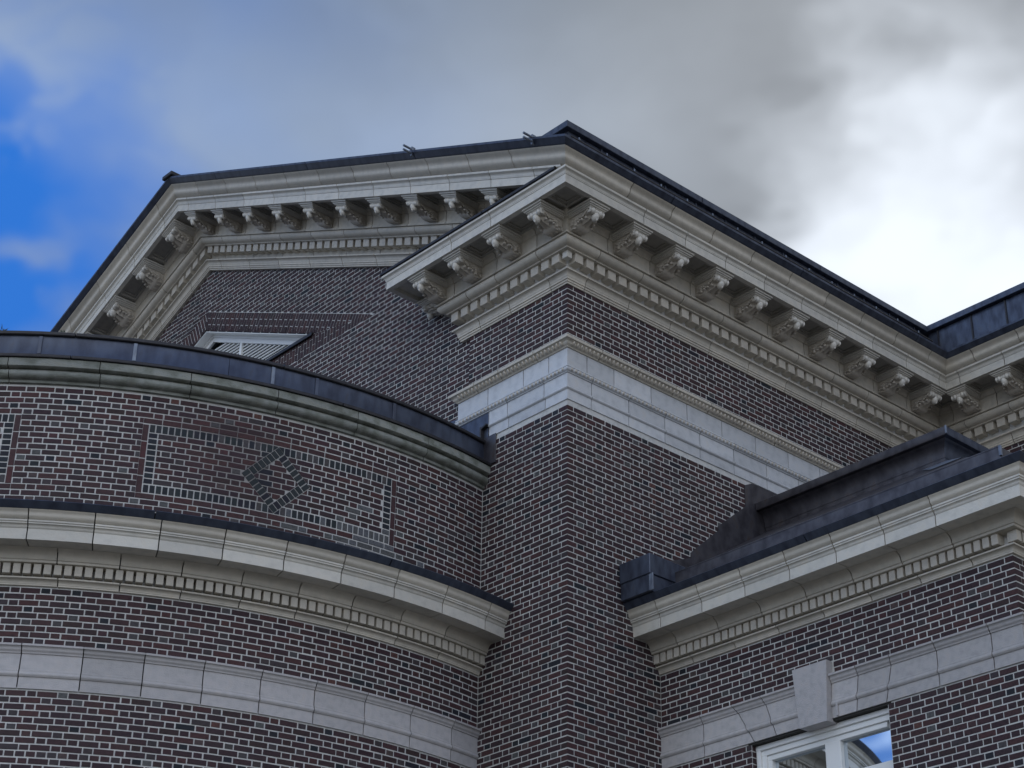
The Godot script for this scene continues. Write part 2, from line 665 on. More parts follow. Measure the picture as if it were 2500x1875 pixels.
# the mortar bed: a sheet just behind the brick faces, blotched as mortar is
func bed(mb: MB, w: Wall, s0: float, s1: float, y0: float, y1: float, d := -0.0065, cell := 0.12, tint: Variant = null) -> void:
	var ns := maxi(1, ceili((s1 - s0) / cell))
	var ny := maxi(1, ceili((y1 - y0) / cell))
	for i in ns:
		for j in ny:
			var sa := lerpf(s0, s1, float(i) / ns)
			var sb := lerpf(s0, s1, float(i + 1) / ns)
			var ya := lerpf(y0, y1, float(j) / ny)
			var yb := lerpf(y0, y1, float(j + 1) / ny)
			var ws := w.at(sa, ya, 0)
			var f := 0.60 + 0.07 * noise.get_noise_3dv(ws * 1.3) + 0.05 * noise.get_noise_3dv(ws * 9.0)
			var c := Color(f, f * 0.99, f * 0.95)
			if tint != null:
				c = tint.call(sa, ya, c)
			mb.col = c
			var n := w.frame((sa + sb) * 0.5).z
			var q: Array[Vector3] = [w.at(sa, ya, d), w.at(sb, ya, d), w.at(sb, yb, d), w.at(sa, yb, d)]
			var n0 := w.frame(sa).z
			var n1 := w.frame(sb).z
			mb.tri(q[0], q[1], q[2], n0, n1, n1)
			mb.tri(q[0], q[2], q[3], n0, n1, n0)


func rect(s0: float, y0: float, s1: float, y1: float) -> PackedVector2Array:
	return PackedVector2Array([Vector2(s0, y0), Vector2(s1, y0), Vector2(s1, y1), Vector2(s0, y1)])


func every(from: float, step: float, n: int) -> Array:
	var r := []
	for i in n:
		r.append(from + step * i)
	return r


# ---------------------------------------------------------------- sky and light
func sky_color(d: Vector3) -> Color:
	var up := maxf(d.y, 0.0)
	var el := rad_to_deg(asin(clampf(d.y, -1.0, 1.0)))
	var az := rad_to_deg(atan2(d.x, -d.z))
	# clear air
	var air := Color(0.22, 0.42, 0.80).lerp(Color(0.028, 0.165, 0.60), smoothstep(0.05, 0.45, up)) * 0.72
	# clouds laid on a flat layer, seen in perspective
	var q := Vector3(d.x, 0.0, d.z) / (up + 0.28)
	var big := noise.get_noise_3d(q.x * 0.9 + 3.1, 7.7, q.z * 0.9 - 1.7)
	var mid := noise.get_noise_3d(q.x * 2.6 - 8.0, 1.3, q.z * 2.6 + 4.0)
	var fine := noise.get_noise_3d(q.x * 7.0, 22.0, q.z * 7.0)
	var wisp := noise.get_noise_3d(q.x * 15.0 + fine, 5.0, q.z * 15.0 - fine)
	# the bank of cloud ends at the left of the picture; behind the eye it is broken
	var west := smoothstep(-58.0, -67.5, az + 4.0 * mid + 4.0 * fine) * smoothstep(-215.0, -150.0, az)
	var gap := west * (1.0 - smoothstep(31.0, 41.0, el + 6.0 * mid))
	var broken := smoothstep(60.0, 120.0, absf(az + 10.0))
	gap = maxf(gap * lerpf(1.0, 0.45 + 1.3 * big, smoothstep(-66.0, -100.0, az)), broken * smoothstep(0.02, 0.32, big + 0.5 * mid))
	var thin := 0.30 * smoothstep(-43.0, -60.0, az) * smoothstep(-140.0, -70.0, az)
	var cover := clampf(1.0 - thin * (0.7 + 1.3 * mid) - gap * 1.1 + 1.5 * gap * maxf(0.0, fine + 0.7 * wisp - 0.05), 0.0, 1.0)
	# grey where it is thick, white round the hidden sun and where, away from it, it is lit from the front
	var sun := Vector3(-0.452, 0.545, -0.695).normalized()
	var near := d.dot(sun)
	var lit := 0.19 + 0.035 * big + 0.036 * mid + 0.026 * fine + 0.012 * wisp
	lit -= 0.035 * smoothstep(38.0, 46.0, el)
	lit += 0.085 * exp(-pow((el - 35.5) / 3.5, 2.0)) * smoothstep(-38.0, -50.0, az)
	var spot := near + 0.0026 * mid + 0.0032 * fine + 0.0012 * wisp
	lit += 0.42 * smoothstep(0.9925, 1.0010, spot)
	lit += 0.045 * smoothstep(0.95, 0.995, near)
	lit += 0.78 * smoothstep(0.50, -0.50, near)
	lit *= 1.0 + 0.25 * gap
	var warm := smoothstep(-60.0, -36.0, az) if az < 0.0 else 1.0
	var cloud := Color(lit * lerpf(0.80, 0.93, warm), lit, lit * lerpf(1.30, 1.10, warm))
	var c := air.lerp(cloud, cover)
	return c.lerp(Color(0.60, 0.66, 0.74), pow(1.0 - up, 8.0) * 0.7)


func light_and_camera() -> void:
	var yaw := deg_to_rad(48.1697)
	var pitch := deg_to_rad(28.9084)
	var roll := deg_to_rad(0.9153)
	var fw := Vector3(-sin(yaw) * cos(pitch), sin(pitch), -cos(yaw) * cos(pitch))
	var rt := Vector3(cos(yaw), 0, -sin(yaw))
	var up := rt.cross(fw)
	view = Basis(rt * cos(roll) + up * sin(roll), up * cos(roll) - rt * sin(roll), -fw)
	var cam := Camera3D.new()
	cam.name = "camera"
	cam.transform = Transform3D(view, EYE)
	cam.fov = 22.723
	cam.near = 0.1
	cam.far = 900.0
	add_child(cam)
	cam.make_current()
	var w := 2048
	var h := 1024
	var px := PackedFloat32Array()
	px.resize(w * h * 3)
	for y in h:
		var t := PI * (y + 0.5) / h
		if t > PI * 0.52:
			for x in w:
				var at := (y * w + x) * 3
				px[at] = 0.22
				px[at + 1] = 0.215
				px[at + 2] = 0.20
			continue
		for x in w:
			var a := TAU * (x + 0.5) / w
			var c := sky_color(Vector3(sin(t) * sin(a), cos(t), -sin(t) * cos(a)))
			var at := (y * w + x) * 3
			px[at] = c.r
			px[at + 1] = c.g
			px[at + 2] = c.b
	var im := Image.create_from_data(w, h, false, Image.FORMAT_RGBF, px.to_byte_array())
	var pano := PanoramaSkyMaterial.new()
	pano.panorama = ImageTexture.create_from_image(im)
	var sky := Sky.new()
	sky.sky_material = pano
	var e := Environment.new()
	e.background_mode = Environment.BG_SKY
	e.sky = sky
	e.tonemap_mode = Environment.TONE_MAPPER_LINEAR
	e.tonemap_exposure = 1.55
	e.sdfgi_enabled = true
	e.ssao_enabled = true
	e.ssil_enabled = true
	var we := WorldEnvironment.new()
	we.name = "environment"
	we.environment = e
	add_child(we)
	var sun := DirectionalLight3D.new()
	sun.name = "sun"
	sun.light_energy = 0.3
	sun.light_angular_distance = 12.0
	sun.light_color = Color(1.0, 0.96, 0.9)
	sun.shadow_enabled = true
	sun.basis = Basis.looking_at(-Vector3(-0.452, 0.559, -0.695).normalized())
	add_child(sun)


# ---------------------------------------------------------------- cornice profiles
func cyma(a: Vector2, b: Vector2, n := 10) -> Array:
	var r := []
	for i in n + 1:
		var t := float(i) / n
		r.append(Vector2(lerpf(a.x, b.x, t + 0.14 * sin(TAU * t)), lerpf(a.y, b.y, t)))
	return r


var P_ARCH: PackedVector2Array
var P_TORUS: PackedVector2Array
var P_FRIEZE: PackedVector2Array
var P_CORONA: PackedVector2Array
var P_CYMA: PackedVector2Array
var P_GUTTER: PackedVector2Array
var P_COPING: PackedVector2Array
var P_BAND_LOW: PackedVector2Array
var P_BAND_MID: PackedVector2Array
var P_BAND_TOP: PackedVector2Array
var P_BAND_LIP: PackedVector2Array
var Q_ARCH: PackedVector2Array
var Q_BED: PackedVector2Array
var Q_CORONA: PackedVector2Array
var Q_CYMA: PackedVector2Array
var Q_METAL: PackedVector2Array
var Q_BELT: PackedVector2Array


func profiles() -> void:
	P_ARCH = closed([Vector2(0.006, 1.612), Vector2(0.016, 1.612), Vector2(0.016, 1.634), Vector2(0.028, 1.638), Vector2(0.028, 1.662), Vector2(0.040, 1.666), Vector2(0.040, 1.690)]
		+ arc(Vector2(0.092, 1.694), Vector2(0.048, 0.060), 180, 92, 6) + [Vector2(0.096, 1.756), Vector2(0.096, 1.774), Vector2(0.036, 1.786), Vector2(-0.020, 1.790), Vector2(-0.020, 2.004)], -0.08)
	P_TORUS = closed([Vector2(0.125, 2.006), Vector2(0.150, 2.006), Vector2(0.150, 2.020)] + arc(Vector2(0.152, 2.092), Vector2(0.083, 0.070), -90, 20, 8) + [Vector2(0.215, 2.122)], -0.05)
	P_FRIEZE = closed([Vector2(0.205, 2.124), Vector2(0.252, 2.126), Vector2(0.252, 2.146), Vector2(0.238, 2.150), Vector2(0.238, 2.325), Vector2(0.258, 2.332), Vector2(0.262, 2.352)]
		+ arc(Vector2(0.300, 2.352), Vector2(0.036, 0.040), 180, 90, 4) + [Vector2(0.306, 2.394), Vector2(0.306, 2.452)], -0.05)
	P_CORONA = PackedVector2Array([Vector2(0.630, 2.454), Vector2(0.630, 2.398), Vector2(0.700, 2.395), Vector2(0.700, 2.503), Vector2(0.707, 2.508), Vector2(0.709, 2.520)]
		+ arc(Vector2(0.742, 2.520), Vector2(0.030, 0.040), 180, 95, 4) + [Vector2(0.748, 2.566), Vector2(0.748, 2.594), Vector2(0.700, 2.598), Vector2(-0.05, 2.598), Vector2(-0.05, 2.454)])
	P_CYMA = closed([Vector2(0.700, 2.600), Vector2(0.738, 2.600)] + cyma(Vector2(0.745, 2.604), Vector2(0.862, 2.740)) + [Vector2(0.868, 2.748)], 0.3)
	P_GUTTER = closed([Vector2(0.84, 2.750), Vector2(0.874, 2.750), Vector2(0.884, 2.758), Vector2(0.920, 2.798), Vector2(0.930, 2.806), Vector2(0.932, 2.836), Vector2(0.918, 2.842)], 0.3)
	P_COPING = closed([Vector2(0.020, 3.866), Vector2(0.050, 3.866), Vector2(0.056, 3.872), Vector2(0.056, 3.958), Vector2(0.046, 3.968)], -0.3)
	P_BAND_LOW = closed([Vector2(0.007, 0.067), Vector2(0.007, 0.192), Vector2(0.016, 0.196)] + arc(Vector2(0.014, 0.215), Vector2(0.018, 0.018), -80, 80, 4) + [Vector2(0.010, 0.238)], -0.05)
	P_BAND_MID = closed([Vector2(0.011, 0.241), Vector2(0.011, 0.404), Vector2(0.026, 0.408), Vector2(0.026, 0.418)] + arc(Vector2(0.024, 0.446), Vector2(0.026, 0.028), -80, 80, 5) + [Vector2(0.040, 0.478), Vector2(0.040, 0.492), Vector2(0.018, 0.499)], -0.05)
	P_BAND_TOP = closed([Vector2(0.018, 0.502), Vector2(0.018, 0.728)], -0.05)
	P_BAND_LIP = closed([Vector2(0.020, 0.731), Vector2(0.032, 0.736), Vector2(0.034, 0.746)] + cyma(Vector2(0.038, 0.750), Vector2(0.094, 0.806), 6) + [Vector2(0.108, 0.808), Vector2(0.110, 0.814), Vector2(0.110, 0.842), Vector2(0.010, 0.906)], -0.05)
	Q_ARCH = closed([Vector2(0.006, -2.905), Vector2(0.020, -2.900), Vector2(0.020, -2.886)] + arc(Vector2(0.066, -2.884), Vector2(0.042, 0.040), 180, 95, 5) + [Vector2(0.072, -2.842), Vector2(0.072, -2.826), Vector2(0.036, -2.820), Vector2(-0.015, -2.818), Vector2(-0.015, -2.697)], -0.06)
	Q_BED = closed([Vector2(0.105, -2.695), Vector2(0.138, -2.695), Vector2(0.140, -2.672), Vector2(0.152, -2.668)] + arc(Vector2(0.240, -2.655), Vector2(0.082, 0.080), 180, 100, 6) + [Vector2(0.238, -2.570)], -0.05)
	Q_CORONA = closed([Vector2(0.235, -2.568), Vector2(0.422, -2.572), Vector2(0.422, -2.456), Vector2(0.428, -2.452), Vector2(0.432, -2.440)] + arc(Vector2(0.455, -2.440), Vector2(0.022, 0.026), 180, 95, 4)
		+ [Vector2(0.458, -2.412), Vector2(0.458, -2.398), Vector2(0.468, -2.394), Vector2(0.470, -2.376), Vector2(0.455, -2.372)], -0.05)
	Q_CYMA = closed([Vector2(0.44, -2.370), Vector2(0.466, -2.370)] + cyma(Vector2(0.470, -2.366), Vector2(0.516, -2.284), 8) + [Vector2(0.518, -2.279)], -0.05)
	Q_METAL = closed([Vector2(0.49, -2.277), Vector2(0.524, -2.277), Vector2(0.532, -2.268), Vector2(0.572, -2.222), Vector2(0.578, -2.214), Vector2(0.572, -2.206)], -0.04)
	Q_BELT = closed([Vector2(0.006, -3.985), Vector2(0.013, -3.985), Vector2(0.013, -3.868), Vector2(0.024, -3.864)] + arc(Vector2(0.022, -3.840), Vector2(0.016, 0.022), -80, 80, 4) + [Vector2(0.026, -3.812), Vector2(0.026, -3.798), Vector2(0.016, -3.792),
		Vector2(0.016, -3.630), Vector2(0.028, -3.626), Vector2(0.030, -3.612)] + cyma(Vector2(0.034, -3.608), Vector2(0.064, -3.562), 6) + [Vector2(0.074, -3.560), Vector2(0.075, -3.540), Vector2(0.008, -3.520)], -0.05)


func rake_y(p: float, h: float, x: float) -> float:
	if h >= 2.39:
		return h + PITCH * (maxf(p, 0.70) - x)
	return PITCH * (0.70 - x) + h


func rake_right(p: float, h: float, x: float) -> float:
	return rake_y(p, h, x)


func rake_left(p: float, h: float, x: float) -> float:
	return rake_y(p, h, 2.0 * AXIS - x)


# ---------------------------------------------------------------- carved brackets
# local axes: x along the wall, y up (0 at 2.395), z out from the wall face; k tilts it along a raking cornice
func bracket_meshes(k: float) -> Dictionary:
	var out := {}
	var cap := MB.new()
	for s: Array in [[0.166, 0.670, -0.024, 0.0], [0.146, 0.648, -0.032, -0.024], [0.150, 0.653, -0.046, -0.032], [0.132, 0.634, -0.060, -0.046], [0.116, 0.616, -0.072, -0.060]]:
		var z0 := 0.235
		cap.box(Vector3(0, (s[2] + s[3]) * 0.5, (z0 + s[1]) * 0.5), Vector3(s[0], (s[3] - s[2]) * 0.5 + 0.0005, (s[1] - z0) * 0.5), Basis(), 0.004)
	out.abacus = cap
	# the scrolled body: a side outline extruded across, with raised edges and volutes
	var body := MB.new()
	var side := PackedVector2Array([Vector2(0.235, -0.066), Vector2(0.235, -0.235)] + arc(Vector2(0.325, -0.160), Vector2(0.080, 0.082), -110, -35, 6)
		+ [Vector2(0.415, -0.178), Vector2(0.445, -0.150), Vector2(0.475, -0.136), Vector2(0.520, -0.128)] + arc(Vector2(0.572, -0.100), Vector2(0.048, 0.040), -110, 60, 7) + [Vector2(0.590, -0.066)])
	extrude(body, side, 0.088)
	for s: float in [-1.0, 1.0]:
		# rear volute, front volute and the curved rib between them, standing proud of the side
		for r: Array in [[Vector2(0.330, -0.150), 0.070, 0.020], [Vector2(0.330, -0.150), 0.040, 0.026], [Vector2(0.330, -0.150), 0.016, 0.034], [Vector2(0.566, -0.102), 0.038, 0.022], [Vector2(0.566, -0.102), 0.018, 0.030]]:
			var b := Basis(Vector3(0, 1, 0), Vector3(s, 0, 0), Vector3(0, 0, s))
			var w: float = r[1]
			body.lathe(Vector3(0.086 * s, r[0].y, r[0].x), b, PackedVector2Array([Vector2(0, w), Vector2(r[2] * 0.7, w * 0.96), Vector2(r[2], w * 0.70), Vector2(r[2] * 0.75, w * 0.55), Vector2(r[2] * 0.75, 0.0)]), 14)
		for i in 9:
			var t := i / 8.0
			var at := Vector3(0.094 * s, -0.088 - 0.035 * sin(t * PI) - 0.02 * t, lerpf(0.53, 0.37, t))
			body.ball(at, Vector3(0.012, 0.013 + 0.006 * sin(t * 9.0), 0.017), Basis(), 4, 6)
		# leaf sprays on the side
		for i in 7:
			var t := i / 6.0
			var at := Vector3(0.092 * s, -0.190 + 0.075 * t + 0.02 * sin(t * 7.0), lerpf(0.27, 0.50, t))
			body.ball(at, Vector3(0.016, 0.022, 0.014), Basis(Vector3.RIGHT, -0.7 - t), 4, 6)
	out.scroll = body
	# turned roll across the front
	var roll := MB.new()
	var pr := PackedVector2Array()
	for i in 25:
		var t := i / 24.0
		var x := lerpf(-0.118, 0.118, t)
		var r := 0.036 + 0.006 * cos(t * TAU * 4.0) - 0.010 * exp(-pow((t - 0.5) / 0.04, 2.0)) - (0.030 if i == 0 or i == 24 else 0.0)
		pr.push_back(Vector2(x, r))
	roll.lathe(Vector3(0, -0.104, 0.590), Basis(Vector3(0, 1, 0), Vector3(1, 0, 0), Vector3(0, 0, 1)), pr, 14)
	out.roll = roll
	# hanging bud under the roll
	var bud := MB.new()
	bud.ball(Vector3(0, -0.168, 0.580), Vector3(0.044, 0.058, 0.046), Basis(Vector3.RIGHT, 0.55), 9, 14)
	bud.ball(Vector3(0, -0.212, 0.604), Vector3(0.012, 0.020, 0.012), Basis(Vector3.RIGHT, 0.55), 5, 8)
	out.bud = bud
	# acanthus leaf along the underside, lobed and curling at its edges
	var leaf := MB.new()
	var rows := 22
	var across := 12
	var grid: Array = []
	for i in rows + 1:
		var t := float(i) / rows
		var z := lerpf(0.555, 0.262, t)
		var y := -0.150 - 0.048 * sin(t * 2.6) - 0.052 * smoothstep(0.45, 0.9, t)
		var wide := 0.058 + 0.052 * sin(clampf(t * 1.15, 0.0, 1.0) * PI * 0.62) + 0.018 * absf(sin(t * PI * 4.0))
		var line: Array[Vector3] = []
		for j in across + 1:
			var u := lerpf(-1.0, 1.0, float(j) / across)
			var ruffle := 0.020 * sin(t * PI * 8.0) * u * u + 0.014 * cos(u * PI * 3.0)
			line.append(Vector3(u * wide, y + 0.030 * u * u + ruffle, z + 0.022 * u * u * cos(t * PI * 8.0)))
		grid.append(line)
	for i in rows:
		for j in across:
			var a: Vector3 = grid[i][j]
			var b: Vector3 = grid[i][j + 1]
			var c: Vector3 = grid[i + 1][j + 1]
			var d: Vector3 = grid[i + 1][j]
			leaf.quad(a, b, c, d, Vector3.DOWN)
	# curled tips
	for i in 5:
		var t := i / 4.0
		for s: float in [-1.0, 1.0]:
			leaf.ball(Vector3(s * (0.075 + 0.03 * sin(t * 3.0)), -0.165 - 0.06 * t, lerpf(0.50, 0.30, t)), Vector3(0.020, 0.016, 0.024), Basis(Vector3.UP, t * 2.0 * s), 4, 7)
	out.leaf = leaf
	var meshes := {}
	for key: String in out:
		var mb: MB = out[key]
		if k != 0.0:
			for i in mb.v.size():
				mb.v[i].y += k * mb.v[i].x
				mb.n[i] = Vector3(mb.n[i].x - k * mb.n[i].y, mb.n[i].y, mb.n[i].z).normalized()
		meshes[key] = arrays(mb, Vector3.ZERO)
	return meshes


func extrude(mb: MB, side: PackedVector2Array, half: float) -> void:
	var tri := Geometry2D.triangulate_polygon(side)
	for s: float in [-1.0, 1.0]:
		for i in range(0, tri.size(), 3):
			mb.poly([Vector3(half * s, side[tri[i]].y, side[tri[i]].x), Vector3(half * s, side[tri[i + 1]].y, side[tri[i + 1]].x), Vector3(half * s, side[tri[i + 2]].y, side[tri[i + 2]].x)], Vector3(s, 0, 0))
	var cw := Geometry2D.is_polygon_clockwise(side)
	for i in side.size():
		var a := side[i]
		var b := side[(i + 1) % side.size()]
		var n2 := Vector2(b.y - a.y, a.x - b.x) * (-1.0 if cw else 1.0)
		mb.quad(Vector3(-half, a.y, a.x), Vector3(half, a.y, a.x), Vector3(half, b.y, b.x), Vector3(-half, b.y, b.x), Vector3(0, n2.y, n2.x))


func bracket(parent: Node3D, kit: Dictionary, at: Vector3, b: Basis) -> void:
	var o := Node3D.new()
	o.name = numbered(parent, "modillion")
	parent.add_child(o, true)
	o.position = at - wpos(parent)
	o.basis = b
	for key: String in kit:
		var m := MeshInstance3D.new()
		m.name = key
		m.mesh = kit[key]
		m.material_override = M.carved if key in ["leaf", "scroll"] else M.glazed
		o.add_child(m, true)


func tooth(half: Vector3, k := 0.0) -> ArrayMesh:
	var mb := MB.new()
	mb.box(Vector3.ZERO, half, Basis(), 0.003)
	if k != 0.0:
		for i in mb.v.size():
			mb.v[i].y += k * mb.v[i].x
			mb.n[i] = Vector3(mb.n[i].x - k * mb.n[i].y, mb.n[i].y, mb.n[i].z).normalized()
	return arrays(mb, Vector3.ZERO)


# a recessed soffit panel frame between two brackets
func coffer_mesh(wide: float, k := 0.0) -> ArrayMesh:
	var mb := MB.new()
	var z0 := 0.306
	var z1 := 0.63
	for s: Array in [[0.0, 0.056, 0.030], [0.030, 0.026, 0.028]]:
		var e: float = s[0]
		var t: float = s[2]
		var y: float = s[1]
		var x := wide * 0.5 - e
		for side: float in [-1.0, 1.0]:
			mb.box(Vector3(side * (x - t * 0.5), y * 0.5 + (0.056 - y), (z0 + z1) * 0.5), Vector3(t * 0.5, y * 0.5, (z1 - z0) * 0.5 - e))
			mb.box(Vector3(0, y * 0.5 + (0.056 - y), ((z0 + e + t * 0.5) if side < 0.0 else (z1 - e - t * 0.5))), Vector3(x - t, y * 0.5 - 0.0004, t * 0.5))
	mb.box(Vector3(0, 0.053, (z0 + z1) * 0.5), Vector3(wide * 0.5 - 0.004, 0.0015, (z1 - z0) * 0.5 - 0.004))  # thin ceiling plate that carries the darkened colour into the recess
	if k != 0.0:
		for i in mb.v.size():
			mb.v[i].y += k * mb.v[i].x
	return arrays(mb, Vector3.ZERO)


# ---------------------------------------------------------------- the gabled block
func outer_run(called: String, prof: PackedVector2Array, m: Material, parent: Node3D, cuts_right: Array, cuts_front: Array, cuts_far: Array) -> void:
	straight(called, prof, Vector2(0, 0), Vector2(0, FAR_Z), Vector2(1, 0), -1, -1, cuts_right, m, parent)
	straight(called, prof, Vector2(-1.9, 0), Vector2(0, 0), Vector2(0, 1), -1, 1, cuts_front, m, parent)
	straight(called, prof, Vector2(-1.9, -0.1), Vector2(-1.9, 0), Vector2(-1, 0), 0, 1, [], m, parent)


func gabled_block() -> void:
	var g := thing("gabled_block", Vector3(-8.0, GROUND, -3.6), "tall brick block with a pedimented gable, bracketed cornice and pale stone band at its corner", "building")
	# mortar beds and the mass behind them
	var right := flat_wall(Vector3.ZERO, Vector3(0, 0, -1), Vector3(1, 0, 0))
	var front := flat_wall(Vector3.ZERO, Vector3(1, 0, 0), Vector3(0, 0, 1))
	var gable := flat_wall(Vector3(0, 0, -0.03), Vector3(1, 0, 0), Vector3(0, 0, 1))
	var mb := MB.new()
	bed(mb, right, 0.006, 7.27, -6.2, 2.2, -0.0065, 0.16)
	bed(mb, front, -1.757, -0.006, -6.2, 2.2, -0.0065, 0.16)
	for i in 60:
		var x0 := lerpf(-14.0, -0.02, i / 60.0)
		var x1 := lerpf(-14.0, -0.02, (i + 1) / 60.0)
		var xm := (x0 + x1) * 0.5
		var top := minf(rake_y(0, 2.1, xm), rake_y(0, 2.1, 2.0 * AXIS - xm))
		var y0 := -6.0 if xm < -1.4 else 2.2
		# the louvred opening stays open
		var half := 2.80 - absf(xm - AXIS)
		if half > 0.02:
			bed(mb, gable, x0, x1, y0, 3.15, -0.0065, 0.4)
			bed(mb, gable, x0, x1, minf(top - 0.01, 3.15 + half * PITCH + 0.05), top, -0.0065, 0.3)
		else:
			bed(mb, gable, x0, x1, y0, top, -0.0065, 0.3)
	part("wall", mb, M.mortar, g)
	mb = MB.new()
	mb.col = Color(0.4, 0.4, 0.38)
	mb.box(Vector3(-8.0, -4.4, -3.75), Vector3(7.97, 7.6, 3.35))
	mb.box(Vector3(-0.90, -2.0, -0.22), Vector3(0.86, 4.3, 0.20))
	mb.box(Vector3(-8.0, -9.1, -0.2), Vector3(7.97, 2.9, 0.18))
	part("wall_core", mb, M.mortar, g)

	# bricks: right wall, pier, gable
	var roof_line := PackedVector2Array([Vector2(0.79, -12), Vector2(0.79, -1.72), Vector2(1.32, -1.62), Vector2(2.0, -1.33), Vector2(3.05, -0.3), Vector2(3.06, -0.02), Vector2(3.62, 0.07), Vector2(9, 0.07), Vector2(9, -12)])
	var under := func(a: float, b: float, y: float) -> bool: return not Geometry2D.is_point_in_polygon(Vector2((a + b) * 0.5, y + 0.03), roof_line) or a < 1.43
	flemish(right, 0.0, 1.43, 0, 90, 0.0, 1, [], under)
	flemish(right, 1.43, 7.26, 0, 22, 1.43, 0, [], under)
	flemish(right, 0.0, 7.26, -25, -13, 0.0, 1)
	flemish(front, -1.757, 0.0, -25, -13, 0.0, 0)
	flemish(front, -1.440, 0.0, 0, 90, 0.0, 0)
	set_bricks_for_gable(gable)
	set_bricks(g, 300)

	# stone band round the corner
	var lean := every(0.378, 0.615, 13)
	straight("band_stone", P_BAND_LOW, Vector2(0, 0), Vector2(0, FAR_Z), Vector2(1, 0), -1, -1, lean, M.cool, g)
	straight("band_stone", P_BAND_MID, Vector2(0, 0), Vector2(0, FAR_Z), Vector2(1, 0), -1, -1, lean, M.cool, g)
	straight("band_stone", P_BAND_TOP, Vector2(0, 0), Vector2(0, FAR_Z), Vector2(1, 0), -1, -1, [0.30] + every(0.745, 0.628, 11), M.cool, g)
	straight("band_lip_stone", P_BAND_LIP, Vector2(0, 0), Vector2(0, FAR_Z), Vector2(1, 0), -1, -1, every(0.47, 0.628, 12), M.terracotta, g)
	straight("band_stone", P_BAND_LOW, Vector2(-1.34, 0), Vector2(0, 0), Vector2(0, 1), 0, 1, [0.345, 0.977], M.cool, g)
	straight("band_stone", P_BAND_MID, Vector2(-1.34, 0), Vector2(0, 0), Vector2(0, 1), 0, 1, [0.323, 0.959], M.cool, g)
	straight("band_stone", P_BAND_MID, Vector2(-1.9, 0), Vector2(-1.347, 0), Vector2(0, 1), -1, 0, [], M.cool, g)
	straight("band_stone", P_BAND_TOP, Vector2(-1.9, 0), Vector2(0, 0), Vector2(0, 1), -1, 1, [0.535, 1.166, 1.604], M.cool, g)
	straight("band_lip_stone", P_BAND_LIP, Vector2(-1.9, 0), Vector2(0, 0), Vector2(0, 1), -1, 1, [0.369, 0.806, 1.427], M.terracotta, g)
	for q: PackedVector2Array in [P_BAND_MID, P_BAND_TOP, P_BAND_LIP]:
		straight("band_stone", q, Vector2(-1.9, -0.09), Vector2(-1.9, 0), Vector2(-1, 0), 0, 1, [], M.cool, g)
	# carved eggs and leaves on the band
	mb = MB.new()
	for i in 112:
		var s := 0.03 + i * 0.0648
		mb.ball(Vector3(0.046, 0.447, -s), Vector3(0.013, 0.023, 0.022), Basis(), 3, 6)
		mb.ball(Vector3(0.072, 0.776, -s), Vector3(0.022, 0.034, 0.020), Basis(Vector3(0, 0, 1), -0.75), 3, 6)
		if s < 1.9:
			mb.ball(Vector3(-s, 0.447, 0.046), Vector3(0.022, 0.023, 0.013), Basis(), 3, 6)
			mb.ball(Vector3(-s, 0.776, 0.072), Vector3(0.020, 0.034, 0.022), Basis(Vector3(1, 0, 0), 0.75), 3, 6)
	part("carved_moulding", mb, M.carved, g, true)

	# main cornice
	outer_run("architrave_stone", P_ARCH, M.terracotta, g, every(0.26, 0.727, 10), [0.376, 0.928, 1.64], [])
	outer_run("torus_stone", P_TORUS, M.terracotta, g, every(0.33, 0.727, 10), [0.317, 0.855, 1.595], [])
	outer_run("frieze_stone", P_FRIEZE, M.terracotta, g, every(0.447, 0.727, 10), [0.10, 0.90, 1.62], [])
	outer_run("corona_stone", P_CORONA, M.glazed, g, every(0.60, 0.727, 10), [0.567, 1.297], [])
	straight("cymatium_stone", P_CYMA, Vector2(0, 0), Vector2(0, FAR_Z), Vector2(1, 0), -1, -1, [0.268] + every(0.985, 0.727, 9), M.terracotta, g)
	straight("gutter", P_GUTTER, Vector2(0, 0), Vector2(0, FAR_Z), Vector2(1, 0), -1, -1, every(0.9, 2.4, 3), M.metal, g)
	var tops := closed([Vector2(0.69, 2.601), Vector2(0.758, 2.601), Vector2(0.766, 2.608), Vector2(0.766, 2.640), Vector2(0.75, 2.648)], -0.06)
	straight("cornice_flashing", tops, Vector2(-1.9, 0), Vector2(0.58, 0), Vector2(0, 1), -1, 0, [1.2], M.metal_dark, g)
	straight("cornice_flashing", tops, Vector2(-1.9, -0.06), Vector2(-1.9, 0), Vector2(-1, 0), 0, 1, [], M.metal_dark, g)
	var kit := bracket_meshes(0.0)
	var facing_right := Basis(Vector3(0, 0, -1), Vector3.UP, Vector3(1, 0, 0))
	var facing_left := Basis(Vector3(0, 0, 1), Vector3.UP, Vector3(-1, 0, 0))
	var tooth_mesh := tooth(Vector3(0.064, 0.070, 0.065))
	var coffer := coffer_mesh(0.400)
	for i in 10:
		bracket(g, kit, Vector3(0, 2.395, 0.10 - 0.727 * i), facing_right)
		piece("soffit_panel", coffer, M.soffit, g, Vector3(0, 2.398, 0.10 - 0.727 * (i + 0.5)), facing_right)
	for x: float in [0.08, -0.647, -1.373, -2.045]:
		bracket(g, kit, Vector3(x, 2.395, 0), Basis())
		if x > -2.0:
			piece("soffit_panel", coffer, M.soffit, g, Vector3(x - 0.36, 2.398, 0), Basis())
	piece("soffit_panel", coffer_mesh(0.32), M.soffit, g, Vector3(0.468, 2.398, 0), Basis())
	bracket(g, kit, Vector3(-1.9, 2.395, 0.06), facing_left)
	for i in 39:
		piece("dentil", tooth_mesh, M.terracotta, g, Vector3(0.053, 1.955, -0.087 - 0.184 * i), facing_right)
	for i in 11:
		piece("dentil", tooth_mesh, M.terracotta, g, Vector3(-0.087 - 0.184 * i, 1.955, 0.053), Basis())
